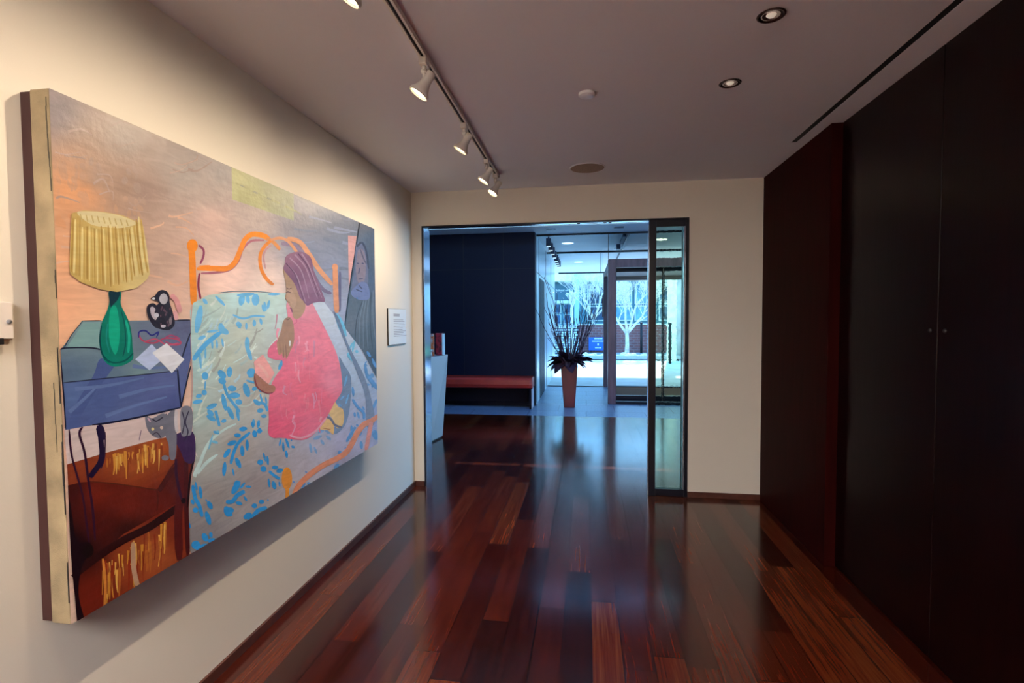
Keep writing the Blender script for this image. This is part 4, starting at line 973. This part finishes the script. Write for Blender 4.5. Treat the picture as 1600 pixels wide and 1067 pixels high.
# ------------------------------------------------------------------ outdoors
M_pave = mat('pale pavement', (.62, .63, .60), .8, var=.12, vscale=2)
M_road = mat('pale road', (.60, .60, .56), .85, var=.15, vscale=1.5)
sbox('pavement', (-30, 40, YB+.051, 17.3, -.2, -.005), M_pave)
sbox('kerb', (-30, 40, 17.3, 17.55, -.3, -.03), mat('dark kerb stone', (.08, .09, .11), .7))
sbox('road', (-30, 40, 17.55, 20.8, -.3, -.06), M_road)
sbox('ground', (-60, 60, 20.8, 70, -.3, -.02), mat('gravelly earth', (.35, .34, .28), .9, var=.5, vscale=6))
sbox('ground.001', (LX1+.3, 40, -4, YB+.05, -.3, -.13), M_pave)
sbox('planting_kerb', (-8, 30, 20.8, 20.95, -.1, .12), mat('grey kerb', (.45, .46, .45), .8))
# pale rounded stones edging the bed
rnd = random.Random(21)
M_peb = mat('pale boulder', (.72, .73, .66), .8, var=.3, vscale=8, bump=.3, bscale=20)
k = 0
for i in range(46):
    x = -.3+i*.135+rnd.uniform(-.04, .04)
    if x > 5.5: break
    y = 21.35+(i % 3)*.42; r_ = rnd.uniform(.10, .155)
    if x > 3.2: continue
    bm = B(); bmesh.ops.create_icosphere(bm, subdivisions=2, radius=r_)
    for v in bm.verts: v.co *= 1+.15*noise.noise(v.co*6+Vector((i, 0, 0)))
    for v in bm.verts: v.co.z *= .7
    for f in bm.faces: f.smooth = True
    bmesh.ops.translate(bm, verts=bm.verts, vec=(x, y, r_*.5))
    tag(obj('boulder', bm, M_peb), 'pale rounded boulder edging the planting bed below the brick wall', 'stone', 'pale boulders along the planting bed')
bw = sbox('garden_wall', (-.45, 8.5, 25.0, 25.3, -.02, 1.30), M_brick)
tag(bw, 'low red brick garden wall behind the bare tree', 'wall'); del bw['kind']
bm = B(); box(bm, -.47, 8.52, 24.97, 25.33, 1.30, 1.36); obj('coping', bm, M_pave, bw)
for f_ in (0,):
    ww = boxobj('white_brick_wall', (-4.5, -.33, 23.9, 24.2, -.02, 1.30), M_wbrick); tag(ww, 'white brick wall below the building windows, left of the red brick', 'wall')
sg = thing('notice_sign', 'blue notice sign with lines of white lettering before the red brick wall', 'sign', (.52, 24.85, 0))
M_blue = mat('blue sign enamel', (.02, .14, .62), .4); M_wt = mat('white lettering', (.9, .95, 1), .5)
bm = B(); box(bm, .12, .93, 24.84, 24.87, .10, .72); obj('board', bm, M_blue, sg, .005)
bm = B(); box(bm, .2, .24, 24.875, 24.9, 0, .6); obj('post', bm, M_steel, sg)
bm = B(); box(bm, .8, .84, 24.875, 24.9, 0, .6); obj('post', bm, M_steel, sg)
# (small lines on the board are too fine to read in the photograph)
r = random.Random(8)
for (z, x0, x1) in ((.64, .38, .76), (.51, .28, .92), (.20, .42, .72), (.33, .53, .59)):
    bm = B(); x = x0; h_ = .1 if z == .33 else .045
    while x < x1-.005:
        l = .06 if z == .33 else r.uniform(.03, .06); box(bm, x, min(x+l, x1), 24.834, 24.8395, z, z+h_); x += l+.014
    obj('lettering', bm, M_wt, sg)

# building across the street
M_fac = mat('blue grey facade', (.10, .25, .29), .6, var=.1, vscale=2); M_band = mat('pale fascia panel', (.95, .90, .62), .5)
M_dwin = mat('dark window glass', (.05, .10, .16), .12, spec=.8, var=.6, vscale=2.5); M_mul = mat('pale window frame', (.68, .74, .74), .5)
M_teal = mat('teal spandrel', (.04, .12, .16), .4)
bd = thing('school_building', 'blue grey school building with pale fascia across the street', 'building', (3, 30, 0))
def bb(name, b6, m, par=None): return boxobj(name, b6, m, par or bd)
bb('facade', (-8, 14, 30.4, 34, -.02, 5.3), M_fac)
bb('fascia', (-8, 14, 29.6, 30.39, 3.76, 4.55), M_band)
for x in (-6.5, -5, -3.6, -2.2, -1.1, .55, 1.15, 1.75, 2.4, 4, 6): bb('fascia_joint', (x, x+.03, 29.58, 29.599, 3.77, 4.5), M_mul)
bb('column', (-.66, -.38, 29.3, 29.58, -.02, 4.9), mat('pale teal column', (.38, .58, .52), .5))
bb('sign_panel', (-2.9, -.70, 30.2, 30.39, 2.72, 3.74), M_teal)
bb('transom', (-2.9, -.70, 30.1, 30.39, 2.52, 2.70), M_mul)
for x0, x1 in ((-2.9, -2.0), (-1.82, -1.45), (-1.30, -.80)):
    for z0, z1 in ((1.32, 1.88), (1.95, 2.50)):
        f_ = bb('window', (x0, x1, 30.25, 30.39, z0, z1), M_mul)
        boxobj('pane', (x0+.04, x1-.04, 30.235, 30.249, z0+.03, z1-.03), M_dwin, f_)
for x in range(8):
    x0 = .05+x*1.35
    for z0, z1 in ((1.5, 2.35), (2.45, 3.6)):
        f_ = bb('window', (x0, x0+1.2, 30.25, 30.39, z0, z1), M_mul)
        boxobj('pane', (x0+.06, x0+1.14, 30.235, 30.249, z0+.05, z1-.05), mat('cyan window glass', (.12, .32, .40), .15, spec=.8, var=.5, vscale=2) if x % 3 else M_dwin, f_)
text('lettering', 'School of Art', M_wt, (-1.755, 30.18, 3.23), .185, parent=bd, ext=.01)
# trees with pale bare branches
M_bark = mat('sunlit pale bark', (.72, .70, .62), .8, var=.25, vscale=12)  # pale bark colour, varied at random
def tree(x, y, h, trunk, lab, seed, spread, fork=True, mt=None):
    rr = random.Random(seed); bm = B(); bt = B(); n_ = [0]
    def grow(b_, p, d, L_, r, dep):
        pts = [p]; rad = [r]; n = 4
        for i in range(n):
            d = (d+Vector((rr.uniform(-.16, .16), rr.uniform(-.16, .16), rr.uniform(-.02, .12)))).normalized()
            pts.append(pts[-1]+d*L_/n); rad.append(max(.006, r*(1-.45*(i+1)/n)))
            if dep > 0 and i >= 1 and rr.random() < .8:
                s_ = Vector((rr.uniform(-1, 1)*spread, rr.uniform(-1, 1)*spread, rr.uniform(.1, .7)))
                grow(bm, pts[-1], (d*.7+s_*.8), L_*rr.uniform(.45, .75), rad[-1]*.6, dep-1); n_[0] += 1
        tube(b_, pts, rad, 5 if dep < 2 else 8)
        if dep > 0:
            for s in (-1, 1): grow(bm, pts[-1], d+Vector((s*rr.uniform(.2, .6)*spread, rr.uniform(-.5, .5)*spread, .1)), L_*.65, rad[-1]*.7, dep-1)
    t_ = thing('bare_tree', lab, 'tree', (x, y, 0), 'bare trees along the street')
    tube(bt, [(x, y, -.02), (x+.02, y, trunk*.5), (x, y, trunk)], [.11*h/3.5, .085*h/3.5, .075*h/3.5], 10)
    for a_ in (-.95, -.2, .35, 1.0):
        grow(bm, Vector((x, y, trunk-.03)), Vector((a_*.9*spread, rr.uniform(-.5, .5), .95)), (h-trunk)*.52, .06*h/3.5, 4)
    obj('trunk', bt, mt or M_bark, t_); obj('crown', bm, mt or M_bark, t_)
tree(1.80, 23.5, 3.5, .95, 'bare white branched tree framed by the portal glass, before the brick wall', 5, 1.0)
tree(.35, 26.6, 3.7, 1.6, 'bare pale tree behind the branches, over the blue notice sign', 8, .95)
tree(5.2, 27, 4.6, 1.5, 'bare grey tree seen through the sidelight glass', 13, 1.0, mt=mat('grey bark', (.35, .30, .28), .8))
tree(-.62, 22.2, 2.6, 2.0, 'slender white birch trunk left of the red brick wall', 17, .25)
# things seen through the sidelight
bm = B(); box(bm, 3.05, 3.35, 20.0, 20.3, -.06, 6.5); tag(obj('stone_pillar', bm, mat('cream stone', (.86, .82, .62), .7, var=.2, vscale=5)), 'cream stone pillar by the road, seen through the sidelight', 'pillar')
bm = B(); box(bm, 3.45, 3.95, 21.2, 21.7, -.02, 6.5); tag(obj('concrete_pillar', bm, mat('grey concrete', (.42, .42, .44), .8, var=.2, vscale=3)), 'grey concrete pillar behind the cream one', 'pillar')
for x, lab in ((3.02, 'black street post left of the grey pillar'), (4.35, 'black street post beside the rough stone blocks'), (2.55, 'black street post left of the cream pillar')):
    bm = B(); tube(bm, [(x, 19.4 if x > 2.6 else 24.7, -.06), (x, 19.4 if x > 2.6 else 24.7, 1.35)], .055, 12); lathe(bm, [(.055, 1.35), (.07, 1.38), (.05, 1.42), (0, 1.44)], (x, 19.4 if x > 2.6 else 24.7, 0), n=12)
    tag(obj('street_post', bm, M_black), lab, 'post', 'black street posts')
bm = B(); box(bm, 4.6, 6.8, 20.95, 21.5, -.02, 1.25); tag(obj('stone_block_wall', bm, M_block), 'rough pale stone block wall at the far right of the street', 'wall')
bm = B(); bmesh.ops.create_icosphere(bm, subdivisions=3, radius=.28)
for v in bm.verts: v.co *= 1+.3*noise.noise(v.co*9)
bmesh.ops.translate(bm, verts=bm.verts, vec=(4.1, 21.0, .2)); tag(obj('green_shrub', bm, mat('bright green leaf', (.25, .60, .12), .7, var=.5, vscale=20)), 'small bright green shrub at the foot of the grey pillar', 'shrub')
